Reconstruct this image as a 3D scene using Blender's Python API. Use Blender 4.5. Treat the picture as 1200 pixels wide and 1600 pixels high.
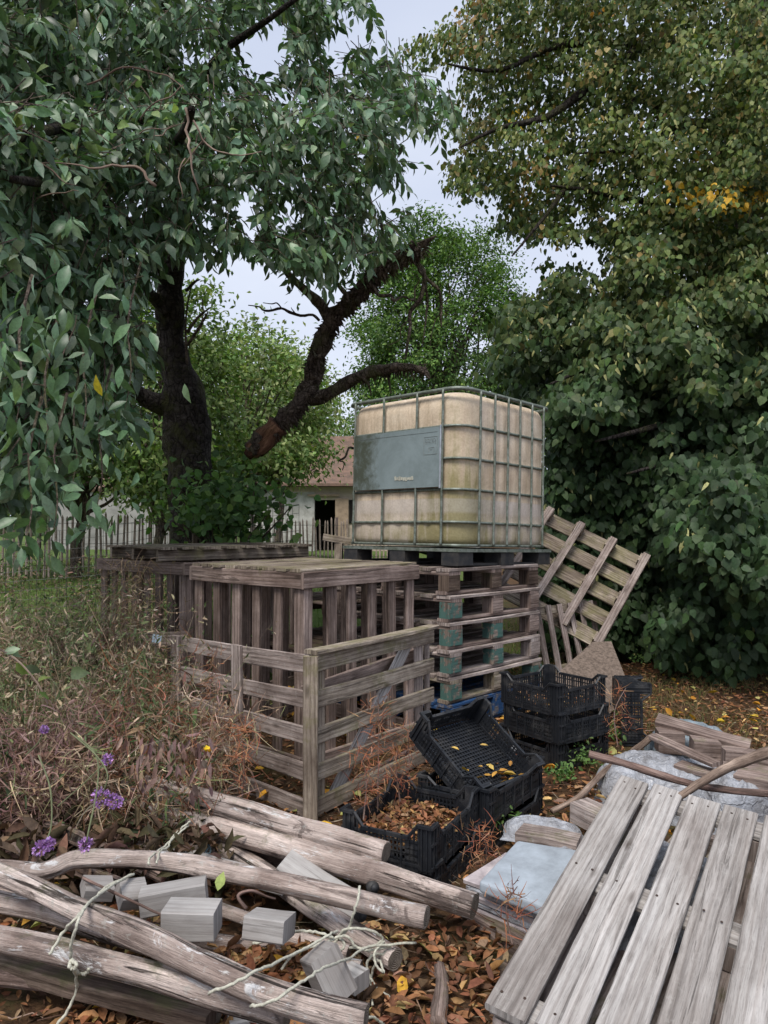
import bpy, math, random
import numpy as np
from mathutils import Vector, Matrix, noise as mnoise
for o in list(bpy.data.objects): bpy.data.objects.remove(o)
SC = bpy.context.scene
COL = SC.collection
random.seed(7); RNG = np.random.default_rng(7)
R = math.radians
# ------------------------------------------------------------------ camera
H = 1.5; F = 1150.0; TH = math.atan(20 / F)
cd = bpy.data.cameras.new('camera'); cam = bpy.data.objects.new('camera', cd); COL.objects.link(cam)
cam.location = (0, 0, H); cam.rotation_euler = (math.pi / 2 + TH, 0, 0)
cd.sensor_fit = 'VERTICAL'; cd.sensor_height = 24; cd.sensor_width = 18; cd.lens = 24 * F / 1600
cd.clip_start = 0.05; cd.clip_end = 2000; SC.camera = cam
SC.render.resolution_x = 768; SC.render.resolution_y = 1024
# ------------------------------------------------------------------ world
SUN_EL, SUN_AZ = R(58), R(200)
w = bpy.data.worlds.new('World'); SC.world = w; w.use_nodes = True
nt = w.node_tree; nt.nodes.clear()
sky = nt.nodes.new('ShaderNodeTexSky'); sky.sky_type = 'NISHITA'; sky.sun_disc = False
sky.sun_elevation = SUN_EL; sky.sun_rotation = SUN_AZ; sky.dust_density = 3
b1 = nt.nodes.new('ShaderNodeBackground'); b1.inputs[1].default_value = 0.1
nt.links.new(sky.outputs[0], b1.inputs[0])
tc = nt.nodes.new('ShaderNodeTexCoord'); mp = nt.nodes.new('ShaderNodeMapping'); mp.inputs['Scale'].default_value = (1, 1, 2.5)
nz = nt.nodes.new('ShaderNodeTexNoise'); nz.inputs['Scale'].default_value = 1.6; nz.inputs['Detail'].default_value = 5; nz.inputs['Distortion'].default_value = .6
cr = nt.nodes.new('ShaderNodeValToRGB')
cr.color_ramp.elements[0].position = .32; cr.color_ramp.elements[0].color = (.40, .445, .56, 1)
cr.color_ramp.elements[1].position = .68; cr.color_ramp.elements[1].color = (.54, .575, .66, 1)
b2 = nt.nodes.new('ShaderNodeBackground'); b2.inputs[1].default_value = 1.0
mx = nt.nodes.new('ShaderNodeMixShader'); mx.inputs[0].default_value = .88
wo = nt.nodes.new('ShaderNodeOutputWorld')
nt.links.new(tc.outputs['Generated'], mp.inputs[0]); nt.links.new(mp.outputs[0], nz.inputs[0]); nt.links.new(nz.outputs[0], cr.inputs[0])
nt.links.new(cr.outputs[0], b2.inputs[0]); nt.links.new(b1.outputs[0], mx.inputs[1]); nt.links.new(b2.outputs[0], mx.inputs[2]); nt.links.new(mx.outputs[0], wo.inputs[0])
# ------------------------------------------------------------------ sun behind thin cloud
sd = bpy.data.lights.new('sun', 'SUN'); sun = bpy.data.objects.new('sun', sd); COL.objects.link(sun)
sd.energy = 2.0; sd.angle = R(24); sd.color = (1, .95, .89)
sdir = Vector((math.sin(SUN_AZ) * math.cos(SUN_EL), math.cos(SUN_AZ) * math.cos(SUN_EL), math.sin(SUN_EL)))
sun.rotation_euler = sdir.to_track_quat('Z', 'Y').to_euler()
SC.view_settings.view_transform = 'Standard'; SC.view_settings.look = 'None'
SC.view_settings.exposure = 0.68; SC.view_settings.gamma = 1
SC.render.engine = 'CYCLES'
SC.cycles.max_bounces = 6; SC.cycles.transparent_max_bounces = 8; SC.cycles.diffuse_bounces = 3

# ================================================================== helpers
def W(px, py, Y):
    x = (px - 600) / F; v = (800 - py) / F
    d = Vector((x, math.cos(TH) - v * math.sin(TH), math.sin(TH) + v * math.cos(TH)))
    return Vector((0, 0, H)) + d * (Y / d.y)
def G(px, py, z=0.0):
    x = (px - 600) / F; v = (800 - py) / F
    d = Vector((x, math.cos(TH) - v * math.sin(TH), math.sin(TH) + v * math.cos(TH)))
    return Vector((0, 0, H)) + d * ((z - H) / d.z)
def U(a, b): return random.uniform(a, b)
def V(*a): return Vector(a)
def nrm(a): return a / np.maximum(np.linalg.norm(a, axis=-1, keepdims=True), 1e-9)

def tag(o, label=None, cat=None, group=None, kind=None):
    if label: o['label'] = label
    if cat: o['category'] = cat
    if group: o['group'] = group
    if kind: o['kind'] = kind
    return o
def empty(name, loc=(0, 0, 0), rot=(0, 0, 0), label=None, cat=None, group=None):
    o = bpy.data.objects.new(name, None); COL.objects.link(o); o.location = loc; o.rotation_euler = rot
    o.empty_display_size = .1
    return tag(o, label, cat, group)
def empty_m(name, mat4, label=None, cat=None, group=None):
    o = bpy.data.objects.new(name, None); COL.objects.link(o); o.matrix_world = mat4
    return tag(o, label, cat, group)
def copy_tree(o, parent=None):
    c = o.copy(); COL.objects.link(c)
    if parent: c.parent = parent
    for ch in [x for x in bpy.data.objects if x.parent == o]: copy_tree(ch, c)
    return c
def frame_from(origin, xdir, ydir):
    x = Vector(xdir).normalized(); y = Vector(ydir); z = x.cross(y).normalized(); y = z.cross(x)
    m = Matrix((x, y, z)).transposed().to_4x4(); m.translation = origin
    return m

class MB:
    def __init__(s): s.v = []; s.f = []; s.uv = []; s.mi = []
    def quad(s, idx, uvs, mi=0): s.f.append(idx); s.uv.append(uvs); s.mi.append(mi)
    def board(s, p0, p1, w, t, up=(0, 0, 1), bend=.006, rough=.0032, mi=0, n=None, skew=None, endmi=None, taper=1.0, sidemi=None):
        """one weathered board, uv runs along its length in metres"""
        p0 = Vector(p0); p1 = Vector(p1); d = p1 - p0; L = d.length; d.normalize()
        u = Vector(up); u = (u - d * u.dot(d)).normalized(); sdv = d.cross(u).normalized()
        if n is None: n = max(2, min(10, int(L / .14)))
        c = min(.004, t * .2, w * .2); hw = w / 2; ht = t / 2
        prof = [(-hw + c, -ht), (hw - c, -ht), (hw, -ht + c), (hw, ht - c), (hw - c, ht), (-hw + c, ht), (-hw, ht - c), (-hw, -ht + c)]
        per = [0]
        for i in range(8):
            a = prof[i]; b = prof[(i + 1) % 8]; per.append(per[-1] + math.dist(a, b))
        bu = U(-bend, bend); bs = U(-bend, bend) * .6; ou = U(0, 40); ov = U(0, 40); ph = U(0, 100)
        e0 = U(-.05, .05) if skew is None else skew; e1 = U(-.05, .05) if skew is None else skew
        base = len(s.v); us = []
        for i in range(n + 1):
            tt = i / n; k = 4 * tt * (1 - tt); sc = 1 + (taper - 1) * tt
            c0 = p0 + d * (L * tt) + u * (bu * k) + sdv * (bs * k)
            us.append(ou + L * tt)
            for j, (a, b) in enumerate(prof):
                nn = mnoise.noise(Vector((ph + tt * L * 7, j * .9, ph)))
                ex = (e0 if i == 0 else e1 if i == n else 0) * a
                s.v.append(c0 + sdv * (a * sc + nn * rough) + u * (b + mnoise.noise(Vector((ph, tt * L * 5, j * .7))) * rough) + d * ex)
        for i in range(n):
            for j in range(8):
                a = base + i * 8 + j; b = base + i * 8 + (j + 1) % 8
                sm = mi
                if sidemi is not None and j in sidemi[0]: sm = sidemi[1]
                s.quad((a, b, b + 8, a + 8), ((us[i], ov + per[j]), (us[i], ov + per[j + 1]), (us[i + 1], ov + per[j + 1]), (us[i + 1], ov + per[j])), sm)
        em = mi if endmi is None else endmi
        s.quad(tuple(base + j for j in range(7, -1, -1)), tuple((ou + prof[j][1] * .3, ov + prof[j][0]) for j in range(7, -1, -1)), em)
        q = base + n * 8
        s.quad(tuple(q + j for j in range(8)), tuple((ou + prof[j][1] * .3, ov + prof[j][0]) for j in range(8)), em)
    def box(s, c, size, mi=0, rot=None, bev=0.0):
        c = Vector(c); hx, hy, hz = [k / 2 for k in size]; m = rot if rot is not None else Matrix.Identity(3)
        b = len(s.v)
        if bev <= 0:
            for x in (-hx, hx):
                for y in (-hy, hy):
                    for z in (-hz, hz): s.v.append(c + m @ Vector((x, y, z)))
            for q, nx in (((0, 1, 3, 2), 0), ((4, 6, 7, 5), 0), ((0, 4, 5, 1), 1), ((2, 3, 7, 6), 1), ((0, 2, 6, 4), 2), ((1, 5, 7, 3), 2)):
                uv = []
                for k in q:
                    x = (k >> 2) * size[0]; y = ((k >> 1) & 1) * size[1]; z = (k & 1) * size[2]
                    uv.append([(y, z), (x, z), (x, y)][nx])
                s.quad(tuple(b + k for k in q), tuple(uv), mi)
        else:
            s.board(c + m @ Vector((-hx, 0, 0)), c + m @ Vector((hx, 0, 0)), size[1], size[2], m @ Vector((0, 0, 1)), 0, .0, mi, 1, 0)
    def tube(s, pts, rad, sides=8, mi=0, cap=True, rough=0.0, capmi=None, freq=6.0, uvo=None, flat=1.0, groove=0.0):
        pts = [Vector(p) for p in pts]; n = len(pts)
        if not hasattr(rad, '__len__'): rad = [rad] * n
        ou, ov = (U(0, 40), U(0, 40)) if uvo is None else uvo
        ph = U(0, 100); base = len(s.v); L = 0; us = []
        t0 = (pts[1] - pts[0]).normalized(); ref = Vector((0, 0, 1)) if abs(t0.z) < .9 else Vector((1, 0, 0))
        a = (ref - t0 * ref.dot(t0)).normalized()
        for i in range(n):
            t = (pts[min(i + 1, n - 1)] - pts[max(i - 1, 0)]).normalized()
            a = (a - t * a.dot(t)).normalized(); b = t.cross(a)
            if i: L += (pts[i] - pts[i - 1]).length
            us.append(ou + L)
            for j in range(sides):
                an = 2 * math.pi * j / sides
                r = rad[i] * (1 + (rough * mnoise.noise(Vector((math.cos(an) * 1.3 + ph, math.sin(an) * 1.3, L * freq))) if rough else 0))
                if groove: r *= 1 - groove * abs(mnoise.noise(Vector((math.cos(an) * 3.2 + ph, math.sin(an) * 3.2, L * .9)))) * 2 + groove * .5 * mnoise.noise(Vector((math.cos(an) * 6 + ph, math.sin(an) * 6, L * 3)))
                s.v.append(pts[i] + a * (math.cos(an) * r * flat) + b * (math.sin(an) * r))
        for i in range(n - 1):
            for j in range(sides):
                q = base + i * sides + j; q2 = base + i * sides + (j + 1) % sides
                v0 = ov + 2 * math.pi * rad[0] * j / sides; v1 = ov + 2 * math.pi * rad[0] * (j + 1) / sides
                s.quad((q, q2, q2 + sides, q + sides), ((us[i], v0), (us[i], v1), (us[i + 1], v1), (us[i + 1], v0)), mi)
        if cap:
            cm = mi if capmi is None else capmi
            s.quad(tuple(base + j for j in range(sides - 1, -1, -1)), tuple((rad[0] * math.cos(6.283 * j / sides), rad[0] * math.sin(6.283 * j / sides)) for j in range(sides - 1, -1, -1)), cm)
            q = base + (n - 1) * sides
            s.quad(tuple(q + j for j in range(sides)), tuple((rad[-1] * math.cos(6.283 * j / sides), rad[-1] * math.sin(6.283 * j / sides)) for j in range(sides)), cm)
    def build(s, name, mats, parent=None, smooth=False):
        me = bpy.data.meshes.new(name)
        me.from_pydata([tuple(v) for v in s.v], [], s.f)
        uvl = me.uv_layers.new(name='UVMap')
        flat = np.array([c for f in s.uv for uv in f for c in uv], dtype=np.float32)
        uvl.data.foreach_set('uv', flat)
        if not isinstance(mats, (list, tuple)): mats = [mats]
        for m in mats: me.materials.append(m)
        me.polygons.foreach_set('material_index', np.array(s.mi, dtype=np.int32))
        if smooth: me.polygons.foreach_set('use_smooth', np.ones(len(s.f), dtype=bool))
        me.update()
        o = bpy.data.objects.new(name, me); COL.objects.link(o)
        if parent: o.parent = parent
        return o

def smooth_path(pts, sub=5):
    pts = [Vector(p) for p in pts]; out = []
    for i in range(len(pts) - 1):
        p0 = pts[max(i - 1, 0)]; p1 = pts[i]; p2 = pts[i + 1]; p3 = pts[min(i + 2, len(pts) - 1)]
        for k in range(sub):
            t = k / sub
            out.append(.5 * ((2 * p1) + (p2 - p0) * t + (2 * p0 - 5 * p1 + 4 * p2 - p3) * t * t + (3 * p1 - p0 - 3 * p2 + p3) * t ** 3))
    out.append(pts[-1]); return out
def lerp_list(r, n):
    xs = np.linspace(0, 1, len(r)); return list(np.interp(np.linspace(0, 1, n), xs, r))

def np_mesh(name, verts, faces_flat, sizes, cols, mat, parent=None, smooth=False):
    """verts (N,3); faces as flat loop indices with sizes; cols per vertex rgba"""
    me = bpy.data.meshes.new(name)
    me.vertices.add(len(verts)); me.vertices.foreach_set('co', verts.astype(np.float32).ravel())
    me.loops.add(len(faces_flat)); me.loops.foreach_set('vertex_index', faces_flat.astype(np.int32))
    me.polygons.add(len(sizes))
    st = np.concatenate([[0], np.cumsum(sizes)[:-1]]).astype(np.int32)
    me.polygons.foreach_set('loop_start', st); me.polygons.foreach_set('loop_total', sizes.astype(np.int32))
    if smooth: me.polygons.foreach_set('use_smooth', np.ones(len(sizes), dtype=bool))
    at = me.color_attributes.new('Col', 'FLOAT_COLOR', 'POINT')
    at.data.foreach_set('color', cols.astype(np.float32).ravel())
    me.materials.append(mat); me.update(calc_edges=True); me.validate()
    o = bpy.data.objects.new(name, me); COL.objects.link(o)
    if parent: o.parent = parent
    return o

# leaf templates: (t along, s across, lift) ; faces
OVAL = (np.array([[0, 0, 0], [.35, 0, -.0], [.7, 0, -.0], [1, 0, 0], [.26, .42, .12], [.62, .46, .12], [.26, -.42, .12], [.62, -.46, .12]]),
        [(0, 1, 4), (1, 2, 5, 4), (2, 3, 5), (0, 6, 1), (1, 6, 7, 2), (2, 7, 3)])
LANCE = (np.array([[0, 0, 0], [.16, 0, 0], [.4, 0, 0], [.64, 0, 0], [.84, 0, 0], [1, 0, 0], [.14, .22, .05], [.38, .48, .11], [.62, .44, .12], [.83, .2, .06], [.14, -.22, .05], [.38, -.48, .11], [.62, -.44, .12], [.83, -.2, .06]]),
        [(0, 1, 6), (1, 2, 7, 6), (2, 3, 8, 7), (3, 4, 9, 8), (4, 5, 9), (0, 10, 1), (1, 10, 11, 2), (2, 11, 12, 3), (3, 12, 13, 4), (4, 13, 5)])
HEART = (np.array([[.04, 0, 0], [.45, 0, 0], [1, 0, 0], [0, .28, .06], [.32, .52, .10], [.72, .34, .06], [0, -.28, .06], [.32, -.52, .10], [.72, -.34, .06]]),
         [(0, 1, 4, 3), (1, 2, 5, 4), (0, 6, 7, 1), (1, 7, 8, 2)])
RHOMB = (np.array([[0, 0, 0], [.5, .42, .1], [1, 0, 0], [.5, -.42, .1]]), [(0, 3, 2, 1)])
CURL = (np.array([[0, 0, 0], [.35, 0, .0], [.7, 0, .06], [1, 0, .22], [.28, .40, .28], [.66, .36, .34], [.28, -.40, .2], [.66, -.36, .3]]),
        [(0, 1, 4), (1, 2, 5, 4), (2, 3, 5), (0, 6, 1), (1, 6, 7, 2), (2, 7, 3)])
def leaves(name, pos, axis, normal, length, width, cols, mat, parent=None, tpl=OVAL, droop=.25):
    N = len(pos); T, fs = tpl; K = len(T)
    axis = nrm(axis); normal = nrm(normal - axis * np.sum(normal * axis, 1, keepdims=True)); side = np.cross(axis, normal)
    length = np.broadcast_to(length, (N,)); width = np.broadcast_to(width, (N,))
    fold = RNG.uniform(.3, 1.8, N); dr = RNG.uniform(.2, 1.8, N) * droop
    t = T[None, :, 0] * length[:, None]; s_ = T[None, :, 1] * width[:, None] * 2 * .5
    lift = T[None, :, 2] * width[:, None] * fold[:, None] - dr[:, None] * length[:, None] * T[None, :, 0] ** 2
    v = pos[:, None, :] + axis[:, None, :] * t[..., None] + side[:, None, :] * s_[..., None] + normal[:, None, :] * lift[..., None]
    fl = np.concatenate([np.array(f) for f in fs]); sz = np.array([len(f) for f in fs])
    faces = (fl[None, :] + (np.arange(N) * K)[:, None]).ravel(); sizes = np.tile(sz, N)
    c = np.ones((N, K, 4)); c[:, :, :3] = cols[:, None, :]
    return np_mesh(name, v.reshape(-1, 3), faces, sizes, c.reshape(-1, 4), mat, parent)
def ribbons(name, P, width, cols, mat, parent=None):
    """P (N,K,3) paths; flat tapering strands, crossed by a random side vector"""
    N, K, _ = P.shape
    t = nrm(P[:, 1:] - P[:, :-1]); t = np.concatenate([t, t[:, -1:]], 1)
    r = nrm(RNG.normal(size=(N, 1, 3)) + 0 * t); s = nrm(np.cross(t, r))
    width = np.broadcast_to(width, (N,))
    prof = np.linspace(1, .25, K)[None, :, None] * width[:, None, None] * .5
    v = np.stack([P - s * prof, P + s * prof], 2)  # N,K,2,3
    i = np.arange(K - 1); q = np.stack([2 * i, 2 * i + 1, 2 * i + 3, 2 * i + 2], 1)
    faces = (q[None] + (np.arange(N) * 2 * K)[:, None, None]).ravel(); sizes = np.full(N * (K - 1), 4)
    c = np.ones((N, 2 * K, 4)); c[:, :, :3] = cols[:, None, :]
    return np_mesh(name, v.reshape(-1, 3), faces, sizes, c.reshape(-1, 4), mat, parent)
def pal(n, cols, wts=None, jit=.18):
    cols = np.array(cols); wts = None if wts is None else np.array(wts) / np.sum(wts)
    c = cols[RNG.choice(len(cols), n, p=wts)]
    return np.clip(c * (1 + RNG.normal(0, jit, (n, 1))) * (1 + RNG.normal(0, jit * .3, (n, 3))), .004, .9)
def inpoly(x, y, poly):
    c = np.zeros(len(x), bool); n = len(poly); j = n - 1
    for i in range(n):
        xi, yi = poly[i]; xj, yj = poly[j]
        c ^= ((yi > y) != (yj > y)) & (x < (xj - xi) * (y - yi) / (yj - yi + 1e-9) + xi); j = i
    return c
def Wn(px, py, Y):
    x = (px - 600) / F; v = (800 - py) / F
    d = np.stack([x, math.cos(TH) - v * math.sin(TH), math.sin(TH) + v * math.cos(TH)], 1)
    return np.array([0, 0, H]) + d * (Y / d[:, 1])[:, None]
def ground_z(x, y):
    s = np.clip((y - 6.6) / 4.5, 0, 1); s = s * s * (3 - 2 * s)
    m = np.clip((1.2 - x + y * .06) / 2.0, 0, 1); m = m * m * (3 - 2 * m)
    return .5 * s * m

# ================================================================== materials
class NT:
    def __init__(s, name):
        s.m = bpy.data.materials.new(name); s.m.use_nodes = True; s.t = s.m.node_tree
        s.bs = s.t.nodes['Principled BSDF']; s.out = s.t.nodes['Material Output']
    def n(s, typ, **kw):
        x = s.t.nodes.new(typ)
        for k, v in kw.items():
            if k.startswith('_'): setattr(x, k[1:], v)
            else: x.inputs[k.replace('_', ' ')].default_value = v
        return x
    def l(s, a, b): s.t.links.new(a, b)
    def noise(s, vec, scale=5, detail=4, dist=0, rough=.6):
        x = s.n('ShaderNodeTexNoise', Scale=scale, Detail=detail, Distortion=dist, Roughness=rough)
        if vec is not None: s.l(vec, x.inputs['Vector'])
        return x.outputs[0]
    def map(s, vec, sc, loc=(0, 0, 0)):
        x = s.n('ShaderNodeMapping'); x.inputs['Scale'].default_value = sc; x.inputs['Location'].default_value = loc
        s.l(vec, x.inputs[0]); return x.outputs[0]
    def ramp(s, fac, stops):
        x = s.n('ShaderNodeValToRGB'); e = x.color_ramp.elements
        while len(e) < len(stops): e.new(.5)
        for i, (p, c) in enumerate(stops):
            e[i].position = p; e[i].color = (*c, 1) if hasattr(c, '__len__') else (c, c, c, 1)
        s.l(fac, x.inputs[0]); return x.outputs[0]
    def mix(s, fac, a, b, mode='MIX'):
        x = s.n('ShaderNodeMix', _data_type='RGBA', _blend_type=mode)
        for sock, v in ((x.inputs[0], fac), (x.inputs[6], a), (x.inputs[7], b)):
            if hasattr(v, 'is_linked'): s.l(v, sock)
            elif hasattr(v, '__len__'): sock.default_value = (*v, 1)
            else: sock.default_value = v if sock == x.inputs[0] else (v, v, v, 1)
        return x.outputs[2]
    def math(s, op, a, b=0.0, clamp=False):
        x = s.n('ShaderNodeMath', _operation=op); x.use_clamp = clamp
        for sock, v in ((x.inputs[0], a), (x.inputs[1], b)):
            if hasattr(v, 'is_linked'): s.l(v, sock)
            else: sock.default_value = v
        return x.outputs[0]
    def bump(s, h, dist=.004, strength=1.0):
        x = s.n('ShaderNodeBump'); x.inputs['Strength'].default_value = strength; x.inputs['Distance'].default_value = dist
        s.l(h, x.inputs['Height']); s.l(x.outputs[0], s.bs.inputs['Normal'])
    def fin(s, col, rough=.85, spec=.25):
        if hasattr(col, 'is_linked'): s.l(col, s.bs.inputs['Base Color'])
        else: s.bs.inputs['Base Color'].default_value = (*col, 1)
        if hasattr(rough, 'is_linked'): s.l(rough, s.bs.inputs['Roughness'])
        else: s.bs.inputs['Roughness'].default_value = rough
        s.bs.inputs['Specular IOR Level'].default_value = spec
        return s.m

def wood(name, light, mid, dark, moss=0.0, mosscol=(.10, .11, .035), crack=.5, paint=None, grain=1.0, lichen=0.0, bump=.003, patch=0.0, gain=1.25, con=1.0):
    light, mid, dark = [tuple(min(.8, x * gain) for x in c) for c in (light, mid, dark)]
    k = NT(name); uv = k.n('ShaderNodeTexCoord').outputs['UV']; ob = k.n('ShaderNodeTexCoord').outputs['Object']
    tone = k.noise(k.map(uv, (1.3, 4.5, 1)), 1, 4, .6, .6)
    streak = k.noise(k.map(uv, (1.4, 38, 1)), 1, 7, .7, .7)
    fine = k.noise(k.map(uv, (14, 260, 1)), 1, 4, .3, .75)
    wav = k.n('ShaderNodeTexWave', Scale=1.0, Distortion=14.0, Detail=5.0); wav.bands_direction = 'Y'; wav.inputs['Detail Scale'].default_value = .35; wav.inputs['Detail Roughness'].default_value = .6
    k.l(k.map(uv, (.9, 13, 1)), wav.inputs[0])
    c = k.ramp(tone, [(.34, dark), (.5, mid), (.66, light)])
    isl = k.n('ShaderNodeNewGeometry').outputs['Random Per Island']
    c = k.mix(1.0, c, k.ramp(isl, [(0.0, (.74, .72, .70)), (.5, (.98, .98, .97)), (1.0, (1.2, 1.18, 1.17))]), 'MULTIPLY')
    c = k.mix(.9 * con, c, k.ramp(streak, [(.33, (.34, .31, .30)), (.5, (.88, .87, .86)), (.66, (1.3, 1.28, 1.27))]), 'MULTIPLY')
    c = k.mix(.6 * grain, c, k.ramp(wav.outputs[0], [(.0, (.55, .51, .49)), (.55, (1.04, 1.04, 1.04))]), 'MULTIPLY')
    c = k.mix(.8 * con, c, k.ramp(fine, [(.34, (.42, .40, .39)), (.52, (1.1, 1.09, 1.08))]), 'MULTIPLY')
    ck = k.noise(k.map(uv, (1.1, 24, 1), (3, 7, 0)), 1, 6, 1.1, .62)
    ckm = k.ramp(ck, [(.585, 0.0), (.63, 1.0)])
    c = k.mix(k.math('MULTIPLY', ckm, crack), c, (.04, .032, .027))
    vo = k.n('ShaderNodeTexVoronoi', Scale=1.0); k.l(k.map(uv, (3.2, 9, 1)), vo.inputs[0])
    kn = k.ramp(vo.outputs['Distance'], [(.05, 1.0), (.15, 0.0)])
    c = k.mix(k.math('MULTIPLY', kn, .7), c, (.06, .043, .034))
    st = k.noise(ob, 4.3, 7, .5, .7)
    c = k.mix(.7 if con > .62 else .22, c, k.ramp(st, [(.34, (.52, .48, .46)), (.58, (1.08, 1.08, 1.08))]), 'MULTIPLY')
    if patch > 0:
        pt = k.noise(k.map(uv, (3.2, 11, 1)), 1, 8, .8, .72)
        c = k.mix(k.math('MULTIPLY', k.ramp(pt, [(.54, 0.0), (.60, 1.0)]), patch), c, tuple(x * .42 for x in dark))
        p2 = k.noise(k.map(uv, (5, 17, 1), (9, 2, 0)), 1, 8, .8, .75)
        c = k.mix(k.math('MULTIPLY', k.ramp(p2, [(.58, 0.0), (.63, 1.0)]), patch), c, tuple(min(.75, x * 1.25) for x in light))
    if moss > 0:
        ms = k.noise(ob, 4.5, 8, .2, .72)
        geo = k.n('ShaderNodeNewGeometry'); sx = k.n('ShaderNodeSeparateXYZ'); k.l(geo.outputs['Normal'], sx.inputs[0])
        mm = k.math('ADD', ms, k.math('MULTIPLY', sx.outputs[2], .06))
        mk = k.ramp(mm, [(.62 - .3 * moss, 0.0), (.72 - .25 * moss, 1.0)])
        c = k.mix(k.math('MULTIPLY', mk, .6), c, k.mix(.75, mosscol, k.ramp(streak, [(.35, .4), (.6, 1.5)]), 'MULTIPLY'))
    if lichen > 0:
        lv = k.noise(ob, 30, 5, .2, .7)
        c = k.mix(k.math('MULTIPLY', k.ramp(lv, [(.58, 0.0), (.66, 1.0)]), lichen), c, (.48, .48, .44))
    if paint:
        pn = k.noise(ob, 14, 6, .3, .7)
        c = k.mix(k.ramp(pn, [(.42, 0.0), (.50, 1.0)]), c, paint)
    h = k.math('ADD', k.math('MULTIPLY', streak, .9), k.math('MULTIPLY', fine, .5))
    h = k.math('SUBTRACT', h, k.math('MULTIPLY', ckm, 1.0 * crack))
    k.bump(h, bump * 1.5, 1.0)
    return k.fin(c, .9, .15)

M = {}
M['grey_wood'] = wood('weathered_grey_wood', (.42, .37, .35), (.31, .265, .245), (.20, .165, .15), moss=.05, lichen=.25, con=.75)
M['pale_wood'] = wood('silvered_pallet_wood', (.47, .455, .445), (.39, .37, .355), (.29, .265, .25), moss=.0, crack=.5, lichen=.15, bump=.0018, gain=.98, con=.62, grain=.75)
M['brown_wood'] = wood('brown_grey_wood', (.34, .275, .25), (.24, .19, .17), (.145, .11, .095), moss=.05, con=.85)
M['moss_wood'] = wood('mossy_grey_wood', (.40, .355, .30), (.29, .25, .205), (.17, .14, .115), con=.8, moss=.36, mosscol=(.145, .135, .055))
M['dark_wood'] = wood('dark_damp_wood', (.16, .125, .10), (.10, .075, .062), (.05, .037, .03), moss=.25, mosscol=(.07, .075, .03))
M['log_wood'] = wood('barkless_log_wood', (.58, .51, .475), (.42, .355, .325), (.23, .18, .16), moss=.02, crack=.95, grain=.25, lichen=.45, bump=.008, patch=.85, gain=1.35, con=.7)
M['log_dark'] = wood('half_barked_log_wood', (.42, .34, .31), (.27, .205, .18), (.13, .09, .075), moss=.08, crack=.9, grain=.35, lichen=.2, bump=.008, patch=.7)
M['block_wood'] = wood('sawn_silver_block', (.46, .45, .44), (.36, .345, .335), (.27, .25, .24), crack=.3, grain=.35, bump=.0008, gain=.92, con=.32)
M['teal_wood'] = wood('teal_painted_block', (.30, .26, .23), (.22, .18, .155), (.13, .10, .085), moss=.05, paint=(.075, .15, .13))
M['blue_wood'] = wood('blue_painted_pallet', (.2, .2, .22), (.13, .13, .14), (.08, .08, .09), paint=(.025, .07, .17))


M['twig'] = wood('pale_dry_twig', (.36, .29, .24), (.24, .185, .15), (.13, .095, .075), crack=.4, bump=.002)
M['red_stick'] = wood('peeling_reddish_stick', (.36, .28, .25), (.23, .16, .14), (.11, .08, .07), crack=.6, bump=.003)

def barkmat(name, c0, c1, c2, mossc, moss, bd):
    k = NT(name); ob = k.n('ShaderNodeTexCoord').outputs['Object']; uv = k.n('ShaderNodeTexCoord').outputs['UV']
    a = k.noise(k.map(ob, (5, 5, 9)), 1, 9, .8, .75); vo = k.n('ShaderNodeTexVoronoi', Scale=1.0, _feature='DISTANCE_TO_EDGE'); nd = k.n('ShaderNodeVectorMath', _operation='ADD')
    nc = k.n('ShaderNodeTexNoise', Scale=7.0, Detail=4.0); k.l(ob, nc.inputs[0]); k.l(k.map(ob, (16, 16, 7)), nd.inputs[0]); k.l(nc.outputs['Color'], nd.inputs[1]); k.l(nd.outputs[0], vo.inputs[0])
    f = k.noise(ob, 42, 7, .5, .75); c = k.ramp(a, [(.32, c0), (.5, c1), (.68, c2)])
    c = k.mix(.8, c, k.ramp(vo.outputs['Distance'], [(0, .3), (.12, 1.1)]), 'MULTIPLY'); c = k.mix(.7, c, k.ramp(f, [(.35, .45), (.6, 1.3)]), 'MULTIPLY')
    c = k.mix(k.math('MULTIPLY', k.ramp(k.noise(ob, 3.1, 8, .3, .75), [(.55 - moss * .15, 0.0), (.66 - moss * .1, 1.0)]), .8), c, mossc)
    h = k.math('ADD', k.math('MULTIPLY', k.ramp(vo.outputs['Distance'], [(0, 0.0), (.2, 1.0)]), .6), k.math('ADD', f, a)); k.bump(h, bd, 1.0)
    return k.fin(c, .95, .1)
M['bark'] = barkmat('dark_cherry_bark', (.022, .018, .017), (.062, .052, .048), (.13, .115, .105), (.085, .088, .035), .45, .05)
M['dead_bark'] = barkmat('rough_dead_bark', (.05, .038, .032), (.15, .115, .095), (.33, .27, .22), (.15, .15, .075), .5, .04)
k = NT('log_end_grain'); uv = k.n('ShaderNodeTexCoord').outputs['UV']
ln = k.n('ShaderNodeVectorMath', _operation='LENGTH'); k.l(uv, ln.inputs[0])
dn = k.noise(uv, 40, 3); rg = k.math('SINE', k.math('MULTIPLY', k.math('ADD', ln.outputs['Value'], k.math('MULTIPLY', dn, .006)), 900))
c = k.mix(.5, (.27, .23, .19), k.ramp(rg, [(0, .5), (1, 1.0)]), 'MULTIPLY')
c = k.mix(.6, c, k.ramp(k.noise(uv, 25, 5), [(.3, .35), (.6, 1.1)]), 'MULTIPLY')
k.bump(rg, .002); M['end'] = k.fin(c, .9, .1)

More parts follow.
